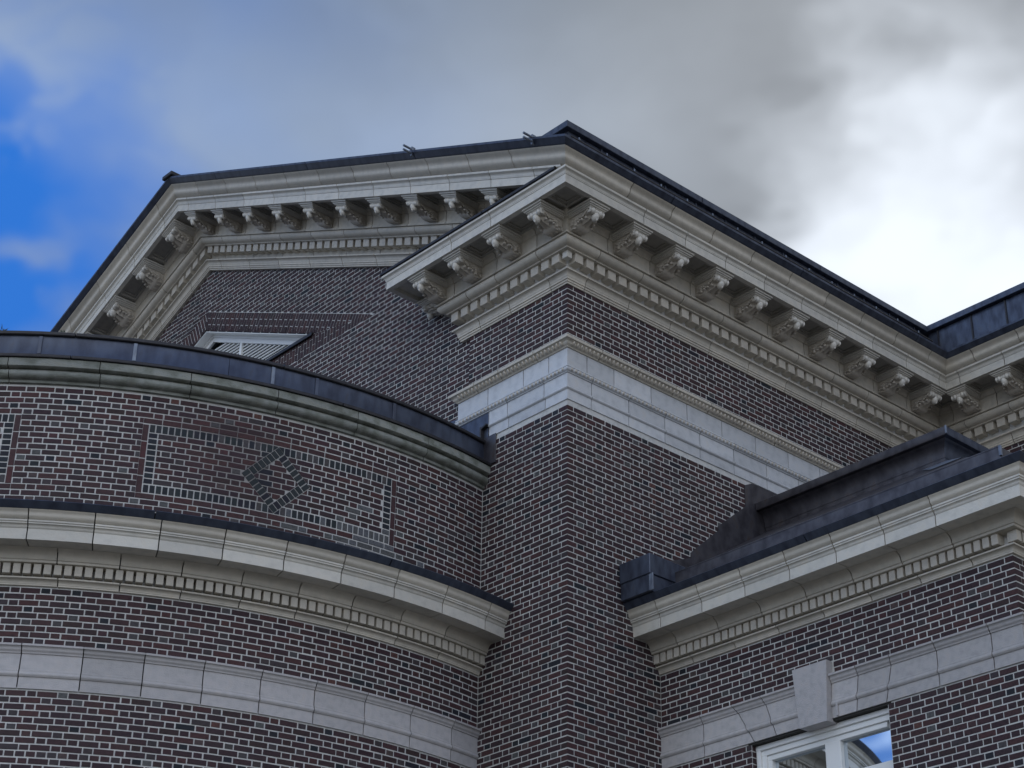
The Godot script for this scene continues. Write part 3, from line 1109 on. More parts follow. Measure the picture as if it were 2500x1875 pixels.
	var drop := tooth(Vector3(0.042, 0.048, 0.042))
	piece("corner_dentil", drop, M.glazed, g, Vector3(0.056, 1.962, 0.056))
	# raking cornice of the gable
	for side: float in [1.0, -1.0]:
		var h := rake_right if side > 0.0 else rake_left
		var k := -PITCH * side
		var a := 0.0 if side > 0.0 else AXIS
		var e := AXIS if side > 0.0 else -13.8
		var low := -0.9 if side > 0.0 else AXIS
		var nr := Vector2(0, 1)
		straight("architrave_stone", P_ARCH, Vector2(low, 0.0), Vector2(e, 0.0), nr, 0, 0, every(0.45, 0.79, 9), M.terracotta, g, h)
		straight("torus_stone", P_TORUS, Vector2(low, -0.001), Vector2(e, -0.001), nr, 0, 0, every(0.20, 0.79, 9), M.terracotta, g, h)
		straight("frieze_stone", P_FRIEZE, Vector2(low, -0.003), Vector2(e, -0.003), nr, 0, 0, every(0.33, 0.79, 9), M.terracotta, g, h)
		straight("corona_stone", P_CORONA, Vector2(0.66 if side > 0.0 else AXIS, -0.003), Vector2(e, -0.003), nr, 0, 0, every(0.49 if side > 0.0 else 0.36, 0.79, 11), M.glazed, g, h)
		straight("cymatium_stone", P_CYMA, Vector2(a, 0), Vector2(e, 0), nr, -1.0 if side > 0.0 else 0.0, 0, every(0.124 if side > 0.0 else 0.40, 0.80, 11), M.terracotta, g, h)
		straight("raking_flashing", P_GUTTER, Vector2(a, 0), Vector2(e, 0), nr, -1.0 if side > 0.0 else 0.0, 0, every(1.9, 2.4, 4), M.metal, g, h)
		var kit2 := bracket_meshes(k)
		var tooth2 := tooth(Vector3(0.064, 0.070, 0.065), k)
		var coffer2 := coffer_mesh(0.420, k)
		for i in (10 if side > 0.0 else 7):
			var x := AXIS + side * (0.30 + 0.78 * i)
			bracket(g, kit2, Vector3(x, h.call(0.7, 2.395, x), -0.003), Basis())
			var xc := AXIS + side * (0.30 + 0.78 * (i + 0.5))
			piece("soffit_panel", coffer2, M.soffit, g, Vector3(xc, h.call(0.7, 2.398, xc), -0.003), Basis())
		for i in (38 if side > 0.0 else 28):
			var x := AXIS + side * (0.105 + 0.184 * i)
			piece("dentil", tooth2, M.terracotta, g, Vector3(x, h.call(0.1, 1.955, x), 0.052), Basis())
	mb = MB.new()
	mb.box(Vector3(AXIS, rake_y(0.93, 2.82, AXIS) + 0.02, 0.2), Vector3(0.13, 0.035, 0.77), Basis(), 0.01)
	part("ridge_cap", mb, M.metal_dark, g)

	# metal parapet above the eaves and the roof behind the gable
	mb = MB.new()
	for side: float in [1.0, -1.0]:
		var x0 := -0.3 if side > 0.0 else 2.0 * AXIS + 0.3
		var q: Array = [Vector3(x0, rake_y(0.9, 2.80, -0.3), 0.85), Vector3(AXIS, rake_y(0.9, 2.80, AXIS), 0.85), Vector3(AXIS, rake_y(0.9, 2.80, AXIS), -7.0), Vector3(x0, rake_y(0.9, 2.80, -0.3), -7.0)]
		mb.poly(q, Vector3.UP)
		mb.poly(q.map(func(p): return p - Vector3(0, 0.06, 0)), Vector3.DOWN)
	part("roof", mb, M.metal, g)
	mb = MB.new()
	mb.box(Vector3(-1.45, 3.24, -3.7), Vector3(1.43, 0.66, 3.68))
	part("parapet", mb, M.metal, g)
	straight("parapet_coping", P_COPING, Vector2(0, 0), Vector2(0, FAR_Z), Vector2(1, 0), -1, -1, [2.4, 4.8], M.metal, g)
	straight("parapet_coping", P_COPING, Vector2(-2.8, 0), Vector2(0, 0), Vector2(0, 1), 0, 1, [], M.metal, g)
	var panel := MB.new()
	panel.box(Vector3.ZERO, Vector3(0.282, 0.52, 0.004), Basis(), 0.002)
	var panel_mesh := arrays(panel, Vector3.ZERO)
	var rib := MB.new()
	rib.box(Vector3.ZERO, Vector3(0.012, 0.53, 0.014))
	var rib_mesh := arrays(rib, Vector3.ZERO)
	for i in 12:
		piece("metal_panel", panel_mesh, M.metal, g, Vector3(-0.012, 3.34, -0.30 - 0.58 * i), facing_right)
		piece("standing_seam", rib_mesh, M.metal, g, Vector3(-0.006, 3.33, -0.59 - 0.58 * i), facing_right)
	# snow rail above the eaves gutter, and two pairs of rail ends over the gable edge
	mb = MB.new()
	for y: float in [2.90, 2.975]:
		tube(mb, Vector3(0.80, y, 0.72), Vector3(0.80, y, -6.2), 0.017, 8)
	part("snow_rail", mb, M.metal_dark, g)
	var clip := MB.new()
	clip.box(Vector3(0, 0, 0), Vector3(0.006, 0.020, 0.009), Basis(), 0.003)
	var clip_mesh := arrays(clip, Vector3.ZERO)
	for i in 15:
		piece("rail_clip", clip_mesh, M.seam, g, Vector3(0.822, 2.99, 0.593 - 0.462 * i))
	for at: Vector3 in [Vector3(-1.93, 4.06, 0.0), Vector3(0.36, 3.03, 0.0)]:
		mb = MB.new()
		for y: float in [0.0, 0.062]:
			tube(mb, at + Vector3(0, y, 0.72), at + Vector3(0, y, 1.06), 0.015, 8)
		mb.box(at + Vector3(0, 0.03, 0.9), Vector3(0.012, 0.07, 0.03))
		part("snow_rail_end", mb, M.seam, g)

	# flashings where the bay roof and the low roof meet these walls
	mb = MB.new()
	mb.box(Vector3(-1.635, 0.21, 0.010), Vector3(0.285, 0.20, 0.004), Basis(), 0.001)
	mb.box(Vector3(-1.86, 0.30, -0.012), Vector3(0.30, 0.22, 0.006), Basis(), 0.001)
	part("flashing", mb, M.metal, g)
	mb = MB.new()
	mb.poly([Vector3(-2.9, 0.05, -0.018), Vector3(-1.75, 0.05, -0.018), Vector3(-1.75, 0.52, -0.018), Vector3(-2.0, 0.56, -0.018), Vector3(-2.42, 0.62, -0.018), Vector3(-2.9, 0.30, -0.018)], Vector3.BACK)
	mb.poly([Vector3(-2.42, 0.62, -0.030), Vector3(-2.42, 0.62, -0.018), Vector3(-1.75, 0.52, -0.018), Vector3(-1.75, 0.52, -0.030)], Vector3.UP)
	part("flashing", mb, M.metal, g)
	mb = MB.new()
	mb.box(Vector3(-1.325, -0.115, 0.010), Vector3(0.112, 0.192, 0.005), Basis(), 0.002)
	part("flashing", mb, M.copper, g)
	mb = MB.new()
	var shape := PackedVector2Array([Vector2(-1.28, -1.60), Vector2(-2.0, -1.31), Vector2(-2.0, -1.24), Vector2(-2.27, -1.00), Vector2(-2.5, -0.80), Vector2(-2.5, -0.74), Vector2(-3.02, -0.31), Vector2(-3.02, -0.02), Vector2(-3.16, 0.05), Vector2(-3.9, 0.064), Vector2(-3.9, -0.9), Vector2(-1.28, -2.2)])
	var tri := Geometry2D.triangulate_polygon(shape)
	for i in range(0, tri.size(), 3):
		mb.poly([Vector3(0.010, shape[tri[i]].y, shape[tri[i]].x), Vector3(0.010, shape[tri[i + 1]].y, shape[tri[i + 1]].x), Vector3(0.010, shape[tri[i + 2]].y, shape[tri[i + 2]].x)], Vector3.RIGHT)
	for i in shape.size():
		var a := shape[i]
		var b := shape[(i + 1) % shape.size()]
		mb.quad(Vector3(0.010, a.y, a.x), Vector3(0.010, b.y, b.x), Vector3(-0.004, b.y, b.x), Vector3(-0.004, a.y, a.x), Vector3(0, b.x - a.x, a.y - b.y))
	part("flashing", mb, M.copper, g)
	vent(g, gable)


func tube(mb: MB, a: Vector3, b: Vector3, r: float, sides: int) -> void:
	var y := (b - a).normalized()
	var x := y.cross(Vector3.UP if absf(y.y) < 0.9 else Vector3.RIGHT).normalized()
	mb.lathe(a, Basis(x, y, x.cross(y)), PackedVector2Array([Vector2(0, 0), Vector2(0, r), Vector2(a.distance_to(b), r), Vector2(a.distance_to(b), 0)]), sides)


func set_bricks_for_gable(gable: Wall) -> void:
	var big := PackedVector2Array([Vector2(AXIS - 4.27, 2.857), Vector2(AXIS + 4.27, 2.857), Vector2(AXIS, 4.75)])
	var inside := func(a: float, b: float, y: float) -> bool:
		var x := (a + b) * 0.5
		if x > -1.74 and y < 2.2:
			return false
		return y < minf(rake_y(0, 2.1, x), rake_y(0, 2.1, 2.0 * AXIS - x)) and y > -0.35 - 0.0 * x and (x < -1.4 or y > 2.2)
	flemish(gable, -13.4, -0.1, -84, 6, -1.757, 1, [big], inside)
	# the part right of the pier edge, above the cornice return
	flemish(gable, -1.757, -0.1, -60, -32, -1.757, 0, [], inside)
	# soldier surround of the louvred opening: three rows along each side
	var inner := PackedVector2Array([Vector2(AXIS - 2.80, 3.15), Vector2(AXIS + 2.80, 3.15), Vector2(AXIS, 3.15 + 2.80 * PITCH)])
	for side: float in [1.0, -1.0]:
		var band := PackedVector2Array([Vector2(AXIS, 4.738), Vector2(AXIS + side * 4.25, 2.862), Vector2(AXIS + side * 2.80, 3.15), Vector2(AXIS, 3.15 + 2.80 * PITCH)])
		var along := Vector2(side, -PITCH).normalized()
		var up := Vector2(-along.y, along.x) * side
		for i in 66:
			var at := Vector2(AXIS, 4.738) + along * (0.034 + i * 0.0711)
			var d := 0.0
			var order := [0.194, 0.092] if i % 2 == 0 else [0.092, 0.194]
			for l: float in order:
				var c := at - up * d
				var q := PackedVector2Array([c - along * 0.0275, c + along * 0.0275, c + along * 0.0275 - up * l, c - along * 0.0275 - up * l])
				for r: PackedVector2Array in Geometry2D.intersect_polygons(q, band):
					tilted(gable, r, rng.randi_range(0, 7))
				d += l + JOINT
				
	var sill := PackedVector2Array([Vector2(AXIS - 4.25, 2.860), Vector2(AXIS + 4.25, 2.860), Vector2(AXIS + 2.80, 3.143), Vector2(AXIS - 2.80, 3.143)])
	for i in 126:
		var x := AXIS - 4.26 + i * 0.0677
		var d := 0.0
		var order := [0.194, 0.092] if i % 2 == 0 else [0.092, 0.194]
		for l: float in order:
			for r: PackedVector2Array in Geometry2D.intersect_polygons(rect(x, 2.860 + d, x + 0.054, 2.860 + d + l), sill):
				tilted(gable, r, rng.randi_range(0, 7))
			d += l + JOINT


# ---------------------------------------------------------------- louvred opening in the gable
func tri_frame(mb: MB, half0: float, base0: float, half1: float, base1: float, z0: float, z1: float) -> void:
	# a triangular ring between two similar triangles, from depth z0 (front) to z1
	var a: Array[Vector2] = [Vector2(AXIS - half0, base0), Vector2(AXIS + half0, base0), Vector2(AXIS, base0 + half0 * PITCH)]
	var b: Array[Vector2] = [Vector2(AXIS - half1, base1), Vector2(AXIS + half1, base1), Vector2(AXIS, base1 + half1 * PITCH)]
	for i in 3:
		var j := (i + 1) % 3
		mb.quad(Vector3(a[i].x, a[i].y, z0), Vector3(a[j].x, a[j].y, z0), Vector3(b[j].x, b[j].y, z0), Vector3(b[i].x, b[i].y, z0), Vector3.BACK)
		var mid := (b[0] + b[1] + b[2]) / 3.0
		var e := mid - (b[i] + b[j]) * 0.5
		mb.quad(Vector3(b[i].x, b[i].y, z0), Vector3(b[j].x, b[j].y, z0), Vector3(b[j].x, b[j].y, z1), Vector3(b[i].x, b[i].y, z1), Vector3(e.x, e.y, 0))
		mb.quad(Vector3(a[i].x, a[i].y, z0), Vector3(a[j].x, a[j].y, z0), Vector3(a[j].x, a[j].y, z1), Vector3(a[i].x, a[i].y, z1), Vector3(-e.x, -e.y, 0))


func vent(g: Node3D, _w: Wall) -> void:
	var o := Node3D.new()
	o.name = numbered(g, "louvred_vent")
	g.add_child(o, true)
	o.position = Vector3(AXIS, 3.15, -0.1) - wpos(g)
	var mb := MB.new()
	tri_frame(mb, 2.83, 3.142, 2.775, 3.155, -0.040, -0.215)
	part("reveal", mb, M.white_paint, o)
	mb = MB.new()
	tri_frame(mb, 2.775, 3.155, 2.60, 3.195, -0.165, -0.215)
	tri_frame(mb, 2.60, 3.195, 2.33, 3.24, -0.185, -0.225)
	part("frame", mb, M.white_paint, o)
	mb = MB.new()
	for x: float in [AXIS - 0.78, AXIS + 0.78]:
		var top := 3.24 + (2.33 - absf(x - AXIS)) * PITCH
		mb.box(Vector3(x, (3.22 + top) * 0.5, -0.198), Vector3(0.028, (top - 3.22) * 0.5, 0.018), Basis(), 0.003)
	part("mullion", mb, M.white_paint, o)
	for i in 17:
		var y := 3.265 + 0.054 * i
		var half := 2.33 - (y - 3.24) / PITCH
		if half < 0.1:
			continue
		mb = MB.new()
		mb.box(Vector3(AXIS, y, -0.222), Vector3(half, 0.009, 0.021), Basis(Vector3.RIGHT, 0.5))
		part("slat", mb, M.white_paint, o)
	mb = MB.new()
	mb.poly([Vector3(AXIS - 2.7, 3.17, -0.32), Vector3(AXIS + 2.7, 3.17, -0.32), Vector3(AXIS, 3.17 + 2.7 * PITCH, -0.32)], Vector3.BACK)
	part("backing", mb, M.dark_inside, o)
	mb = MB.new()
	mb.box(Vector3(AXIS, 3.148, -0.075), Vector3(2.86, 0.010, 0.075), Basis(Vector3.RIGHT, 0.08))
	mb.box(Vector3(AXIS, 3.128, 0.004), Vector3(2.86, 0.024, 0.004))
	part("sill", mb, M.metal_dark, o)


# ---------------------------------------------------------------- the curved bay
func curved_bay() -> void:
	var g := thing("curved_bay", Vector3(BAY.x, GROUND, BAY.y), "curved brick bay with stained stone coping and diamond panel, left of the corner pier", "building")
	var w := Wall.new()
	w.curvy = true
	w.mid = BAY
	w.radius = BAY_R
	w.start = bay_angle
	var d0 := -9.7
	var d1 := 62.0
	var s_end := -8.0
	# mortar, darker where the panel was washed
	var washed := func(s: float, y: float, c: Color) -> Color:
		var f := exp(-pow((s + 3.4) / 0.75, 2.0) - pow((y + 0.92) / 0.22, 2.0))
		f = maxf(f, 0.75 * exp(-pow((s + 3.3) / 0.6, 2.0) - pow((y + 1.35) / 0.45, 2.0)))
		var g2 := exp(-pow((s + 2.6) / 1.7, 2.0) - pow((y + 2.06) / 0.16, 2.0))
		return c.lerp(Color(0.10, 0.075, 0.075), 0.85 * f).lerp(Color(0.17, 0.18, 0.19), 0.75 * g2)
	var mb := MB.new()
	bed(mb, w, s_end, 0.02, -2.26, -0.56, -0.0065, 0.085, washed)
	bed(mb, w, s_end, 0.02, -6.2, -2.26, -0.0065, 0.12)
	part("wall", mb, M.mortar, g)
	mb = MB.new()
	mb.col = Color(0.4, 0.4, 0.38)
	var core := closed([Vector2(-0.012, GROUND), Vector2(-0.012, -0.10)], -0.6)
	sweep(mb, core, bay_arc(d0, 150.0, Vector2.ZERO, 4.0))
	part("wall_core", mb, M.mortar, g)
	mb = MB.new()
	var lid: Array = []
	for st: Array in bay_arc(-9.0, 150.0, Vector2.ZERO, 4.0):
		lid.append(st[0] + Vector3(0, -0.10, 0))
	lid.append(Vector3(BAY.x - 6.0, -0.10, -0.03))
	mb.poly(lid, Vector3.UP)
	part("roof", mb, M.metal, g)

	# panels in the parapet: (left, right) in metres round from the pier
	var holes: Array = []
	var diamonds: Array = []
	for p: Array in [[-4.32, -1.345], [-8.56, -5.59]]:
		holes.append(rect(p[0], -1.8285, p[1], -0.8805))
	var pale := func(s: float, y: float, tone: int) -> int:
		var f := exp(-pow((s + 1.75) / 0.55, 2.0) - pow((y + 1.86) / 0.22, 2.0))
		f = maxf(f, 0.5 * exp(-pow((s + 1.1) / 0.5, 2.0) - pow((y + 2.05) / 0.2, 2.0)))
		if rng.randf() < f * 0.95:
			return 19 if rng.randf() < 0.45 else 10
		return tone
	flemish(w, s_end, 0.0, 9, 33, 0.0, 0, holes, null, pale)
	flemish(w, s_end, 0.0, 43, 52, 0.0, 1)
	flemish(w, s_end, 0.0, 59, 68, 0.0, 1)
	# a course of headers near the foot of the picture
	var ring := func(a: float, b: float, y0: float, y1: float) -> void:
		var s := a
		while s < b:
			lay(w, s, minf(b, s + 0.0885), y0, y1, pick(true))
			s += 0.1016
	ring.call(s_end, -0.1, -COURSE * 69 + JOINT * 0.5, -COURSE * 68 - JOINT * 0.5)
	flemish(w, s_end, 0.0, 69, 92, 0.0, 1)
	for p: Array in [[-4.32, -1.345], [-8.56, -5.59]]:
		var c := Vector2((p[0] + p[1]) * 0.5, -1.3545)
		var half := 0.400
		var gem := PackedVector2Array([c + Vector2(half, 0), c + Vector2(0, half), c - Vector2(half, 0), c - Vector2(0, half)])
		var hole := 0.254
		var heart := PackedVector2Array([c + Vector2(hole, 0), c + Vector2(0, hole), c - Vector2(hole, 0), c - Vector2(0, hole)])
		# red courses above and below, red strips at the sides
		for y: Array in [[-0.948, -0.8805], [-1.8285, -1.760]]:
			var s: float = p[0]
			while s < p[1] - 0.02:
				lay(w, s + 0.004, minf(s + 0.203, p[1]) - 0.006, y[0] + 0.006, y[1] - 0.006, pale.call(s, y[0], [7, 4, 2, 7][rng.randi_range(0, 3)]), [gem])
				s += 0.2032
		for x: float in [p[0], p[1] - 0.068]:
			for i in 4:
				lay(w, x + 0.003, x + 0.062, -0.954 - 0.2025 * (i + 1) + 0.006, -0.954 - 0.2025 * i - 0.006, pale.call(x, -0.95 - 0.2 * i, [7, 18, 4][rng.randi_range(0, 2)]))
		# blue-black headers: upright along top and bottom, flat up the sides
		var n := 42
		for i in n:
			var s: float = lerpf(p[0] + 0.070, p[1] - 0.070, float(i) / n)
			for y: float in [-1.050, -1.757]:
				var tone: int = [12, 13, 16, 17, 12, 16, 9][rng.randi_range(0, 6)]
				lay(w, s + 0.006, s + (p[1] - p[0] - 0.14) / n - 0.006, y + 0.006, y + 0.094, pale.call(s, y, tone), [gem])
		for k in 9:
			var y1 := -1.056 - 0.0672 * k
			var y0 := y1 - 0.0540
			for x: float in [p[0] + 0.073, p[1] - 0.165]:
				lay(w, x, x + 0.090, y0, y1, pale.call(x, y0, [12, 13, 16, 12][rng.randi_range(0, 3)]))
			# field inside the frame
			var s: float = p[0] + 0.176 + (0.0 if k % 2 == 0 else -0.1524)
			var header := false
			while s < p[1] - 0.18:
				var l := 0.0885 if header else 0.190
				var a := maxf(s, p[0] + 0.176)
				var b := minf(s + l, p[1] - 0.178)
				var tone: int = pale.call(s, y0, pick(header))
				lay(w, a, b, y0, y1, tone, [gem])
				lay(w, a, b, y0, y1, tone, [], heart)
				s += l + JOINT
				header = not header
		# the diamond: four sides of dark headers, each starting at a corner
		var corners: Array[Vector2] = [c + Vector2(0, half), c + Vector2(-half, 0), c + Vector2(0, -half), c + Vector2(half, 0)]
		for i in 4:
			var a := corners[i]
			var along := (corners[(i + 1) % 4] - a).normalized()
			var into := (c - (a + corners[(i + 1) % 4]) * 0.5).normalized()
			for j in 7:
				var q := a + along * (0.008 + 0.0658 * j) + into * 0.008
				tilted(w, PackedVector2Array([q, q + along * 0.0525, q + along * 0.0525 + into * 0.088, q + into * 0.088]), [17, 16, 17, 12][rng.randi_range(0, 3)], 0.002)
	set_bricks(g, 300)

	# coping, its metal cap, cornice, belt
	var joints := every(-0.18, 8.37, 8)
	var fillet := closed([Vector2(0.010, -0.588), Vector2(0.030, -0.584), Vector2(0.034, -0.556)] + arc(Vector2(0.040, -0.498), Vector2(0.062, 0.054), -80, 70, 9) + [Vector2(0.060, -0.441)], -0.1)
	curved("coping_stone", fillet, d0, d1, every(-0.30, 8.37, 8), M.weathered, g, 0.009)
	var slab := closed([Vector2(0.050, -0.438), Vector2(0.124, -0.436), Vector2(0.132, -0.428), Vector2(0.132, -0.342), Vector2(0.124, -0.334)], -0.1)
	curved("coping_stone", slab, d0, d1, joints, M.weathered, g, 0.009)
	var drip := closed([Vector2(0.10, -0.332), Vector2(0.150, -0.332), Vector2(0.156, -0.318), Vector2(0.150, -0.296), Vector2(0.050, -0.262)], -0.1)
	curved("drip_edge", drip, d0, d1, every(10.0, 26.0, 2), M.metal_dark, g)
	var sheet := closed([Vector2(0.020, -0.268), Vector2(0.050, -0.262), Vector2(0.024, -0.225), Vector2(0.014, 0.002)], -0.05)
	curved("metal_fascia", sheet, d0, d1, [3.56, 12.4, 21.35, 30.35, 39.2, 48.0, 56.8], M.metal, g, 0.005)
	var lip := closed([Vector2(0.0, 0.003), Vector2(0.036, 0.000), Vector2(0.046, 0.010), Vector2(0.046, 0.040), Vector2(0.030, 0.052)], -0.14)
	curved("metal_lip", lip, d0 + 0.2, d1, every(16.0, 20.0, 3), M.metal_dark, g)
	for a: float in [3.56, 12.4, 16.97, 30.35, 39.2, 48.0]:
		var st := bay_station(a)
		mb = MB.new()
		mb.box(st[0] + st[1] * 0.026 + Vector3(0, -0.118, 0), Vector3(0.020, 0.108, 0.006), Basis(st[2], Vector3.UP, st[1]), 0.002)
		part("seam_strip", mb, M.seam if a in [30.35, 16.97] else M.metal, g)
	# the turned-up end of the cap against the pier
	mb = MB.new()
	mb.box(Vector3(-1.435, 0.11, 0.035), Vector3(0.012, 0.105, 0.035), Basis(), 0.003)
	mb.box(Vector3(-1.385, 0.205, 0.035), Vector3(0.055, 0.012, 0.032), Basis(Vector3(0, 0, 1), 0.35), 0.003)
	part("end_cap", mb, M.metal_dark, g)

	var five := every(-5.93, 5.385, 13)
	curved("architrave_stone", Q_ARCH, d0, d1, every(-3.2, 5.385, 13), M.terracotta, g)
	curved("bed_stone", Q_BED, d0, d1, every(-3.0, 5.385, 13), M.terracotta, g)
	curved("corona_stone", Q_CORONA, d0, d1, five, M.glazed, g)
	curved("cymatium_stone", Q_CYMA, d0, d1, five, M.terracotta, g)
	curved("cornice_flashing", Q_METAL, d0 + 0.3, d1, every(6.0, 21.0, 3), M.metal, g)
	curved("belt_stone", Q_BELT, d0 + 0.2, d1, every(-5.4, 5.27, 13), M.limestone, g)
	var t := tooth(Vector3(0.0375, 0.055, 0.056))
	for i in 72:
		var st := bay_station(-8.75 + 0.884 * i)
		piece("dentil", t, M.terracotta, g, st[0] + st[1] * 0.051 + Vector3(0, -2.752, 0), Basis(-st[2], Vector3.UP, st[1]))


# ---------------------------------------------------------------- the low wing
func low_wing() -> void:
	var g := thing("low_wing", Vector3(LOW_X * 0.5, GROUND, LOW_Z - 2.5), "low brick wing with dark copper hip roof, keystone and white window", "building")
	var w := flat_wall(Vector3(0, 0, LOW_Z), Vector3(1, 0, 0), Vector3(0, 0, 1))
	var side := flat_wall(Vector3(LOW_X, 0, LOW_Z), Vector3(0, 0, -1), Vector3(1, 0, 0))
	var x0 := 1.272
	var x1 := 3.055
	var mb := MB.new()
	bed(mb, w, 0.0, LOW_X - 0.006, -4.0, -2.6, -0.0065, 0.16)
	bed(mb, w, 0.0, x0 + 0.006, -6.2, -4.0, -0.0065, 0.16)
	bed(mb, w, x1 - 0.006, LOW_X - 0.006, -6.2, -4.0, -0.0065, 0.16)
	bed(mb, side, 0.006, 4.0, -6.2, -2.6, -0.0065, 0.3)
	var jamb := flat_wall(Vector3(x0, 0, LOW_Z), Vector3(0, 0, -1), Vector3(1, 0, 0))
	bed(mb, jamb, 0.006, 0.16, -6.2, -4.0, -0.0065, 0.16)
	var jamb2 := flat_wall(Vector3(x1, 0, LOW_Z), Vector3(0, 0, 1), Vector3(-1, 0, 0))
	bed(mb, jamb2, -0.16, -0.006, -6.2, -4.0, -0.0065, 0.16)
	part("wall", mb, M.mortar, g)
	mb = MB.new()
	mb.col = Color(0.4, 0.4, 0.38)
	mb.box(Vector3(0.63, -7.2, LOW_Z - 1.02), Vector3(0.62, 4.8, 1.0))
	mb.box(Vector3(3.86, -7.2, LOW_Z - 1.02), Vector3(0.775, 4.8, 1.0))
	mb.box(Vector3(2.16, -3.2, LOW_Z - 1.02), Vector3(0.95, 0.79, 1.0))
	mb.box(Vector3(2.16, -9.1, LOW_Z - 1.02), Vector3(0.95, 2.9, 1.0))
	mb.box(Vector3(2.32, -7.2, LOW_Z - 3.5), Vector3(2.31, 4.8, 1.4))
	part("wall_core", mb, M.mortar, g)
	var holes := [rect(x0 - 0.004, -6.3, x1 + 0.004, -3.9), PackedVector2Array([Vector2(1.985, -4.1), Vector2(2.385, -4.1), Vector2(2.425, -3.375), Vector2(1.925, -3.375)])]
	flemish(w, 0.0, LOW_X, 43, 52, LOW_X, 0, holes)
	flemish(w, 0.0, LOW_X, 59, 92, LOW_X, 0, holes)
	flemish(side, 0.0, 4.0, 43, 52, 0.0, 1)
	flemish(side, 0.0, 4.0, 59, 92, 0.0, 1)
	for k in range(59, 90):
		for j: Wall in [jamb, jamb2]:
			var a := 0.003 if j == jamb else -0.140
			var e := (0.0885 if k % 2 == 0 else 0.140)
			if j == jamb:
				lay(j, a, e, -COURSE * (k + 1) + JOINT * 0.5, -COURSE * k - JOINT * 0.5, pick(false))
			else:
				lay(j, -e, -0.003, -COURSE * (k + 1) + JOINT * 0.5, -COURSE * k - JOINT * 0.5, pick(false))
	set_bricks(g, 300)
	# stone belt, broken by the keystone over the window
	var a0 := Vector2(0, LOW_Z)
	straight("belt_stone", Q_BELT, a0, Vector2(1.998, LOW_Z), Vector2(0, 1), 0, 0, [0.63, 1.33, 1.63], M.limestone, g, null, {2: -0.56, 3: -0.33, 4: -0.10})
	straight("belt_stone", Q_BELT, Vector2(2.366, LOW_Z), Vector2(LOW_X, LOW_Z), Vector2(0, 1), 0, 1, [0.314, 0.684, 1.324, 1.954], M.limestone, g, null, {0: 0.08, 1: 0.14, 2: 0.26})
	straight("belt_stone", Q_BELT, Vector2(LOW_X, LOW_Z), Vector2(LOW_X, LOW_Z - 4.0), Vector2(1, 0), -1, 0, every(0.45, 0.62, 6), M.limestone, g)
	mb = MB.new()
	var ks := PackedVector2Array([Vector2(2.003, -4.025), Vector2(2.362, -4.025), Vector2(2.402, -3.388), Vector2(1.950, -3.388)])
	var zf := LOW_Z + 0.092
	mb.poly([Vector3(ks[0].x, ks[0].y, zf), Vector3(ks[1].x, ks[1].y, zf), Vector3(ks[2].x, ks[2].y, zf), Vector3(ks[3].x, ks[3].y, zf)], Vector3.BACK)
	for i in 4:
		var p := ks[i]
		var q := ks[(i + 1) % 4]
		mb.quad(Vector3(p.x, p.y, zf), Vector3(q.x, q.y, zf), Vector3(q.x, q.y, LOW_Z - 0.1), Vector3(p.x, p.y, LOW_Z - 0.1), Vector3(q.y - p.y, p.x - q.x, 0))
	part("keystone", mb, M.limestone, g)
	# inner border beside the keystone on the right, and a near-black plate painted as the gap shadow
	mb = MB.new()
	mb.box(Vector3(2.445, -3.90, LOW_Z + 0.021), Vector3(0.012, 0.080, 0.014), Basis(), 0.004)
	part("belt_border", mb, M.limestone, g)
	mb = MB.new()
	mb.box(Vector3(2.16, -3.99, LOW_Z - 0.09), Vector3(0.93, 0.018, 0.085))
	part("lintel_shadow", mb, M.joint, g)

	# cornice
	var front_cuts := every(0.42, 0.615, 8)
	var runs := [["architrave_stone", Q_ARCH, M.terracotta, every(0.52, 0.615, 8)], ["bed_stone", Q_BED, M.terracotta, every(0.40, 0.615, 8)], ["corona_stone", Q_CORONA, M.glazed, front_cuts], ["cymatium_stone", Q_CYMA, M.terracotta, front_cuts], ["gutter", Q_METAL, M.metal, [2.6]]]
	for r: Array in runs:
		straight(r[0], r[1], a0, Vector2(LOW_X, LOW_Z), Vector2(0, 1), 0, 1, r[3], r[2], g)
		straight(r[0], r[1], Vector2(LOW_X, LOW_Z), Vector2(LOW_X, LOW_Z - 4.0), Vector2(1, 0), -1, 0, r[3].slice(0, 6), r[2], g)
	var t := tooth(Vector3(0.0375, 0.055, 0.056))
	for i in 45:
		piece("dentil", t, M.terracotta, g, Vector3(0.04 + 0.1022 * i, -2.752, LOW_Z + 0.051))
	for i in 10:
		piece("dentil", t, M.terracotta, g, Vector3(LOW_X + 0.051, -2.752, LOW_Z + 0.02 - 0.1022 * i), Basis(Vector3(0, 0, -1), Vector3.UP, Vector3(1, 0, 0)))

	# roof: box at the wall, eaves upstand, hipped pans, curb with a projecting cap
	mb = MB.new()
	mb.box(Vector3(0.25, -1.885, -1.08), Vector3(0.238, 0.120, 0.29), Basis(), 0.006)
	mb.box(Vector3(0.245, -2.10, -1.085), Vector3(0.226, 0.104, 0.28), Basis(), 0.004)
	part("gutter_end_box", mb, M.metal, g)
	mb = MB.new()
	mb.box(Vector3(0.486, -2.105, -0.812), Vector3(0.030, 0.100, 0.008), Basis(), 0.003)
	part("seam_strip", mb, M.seam, g)
	mb = MB.new()
	mb.box(Vector3(2.64, -2.04, -1.208), Vector3(2.16, 0.150, 0.010), Basis(), 0.003)
	mb.box(Vector3(2.64, -1.888, -1.212), Vector3(2.165, 0.008, 0.018), Basis(), 0.003)
	mb.box(Vector3(4.792, -2.04, -3.3), Vector3(0.010, 0.150, 2.08), Basis(), 0.003)
	part("eaves_upstand", mb, M.copper, g)
	mb = MB.new()
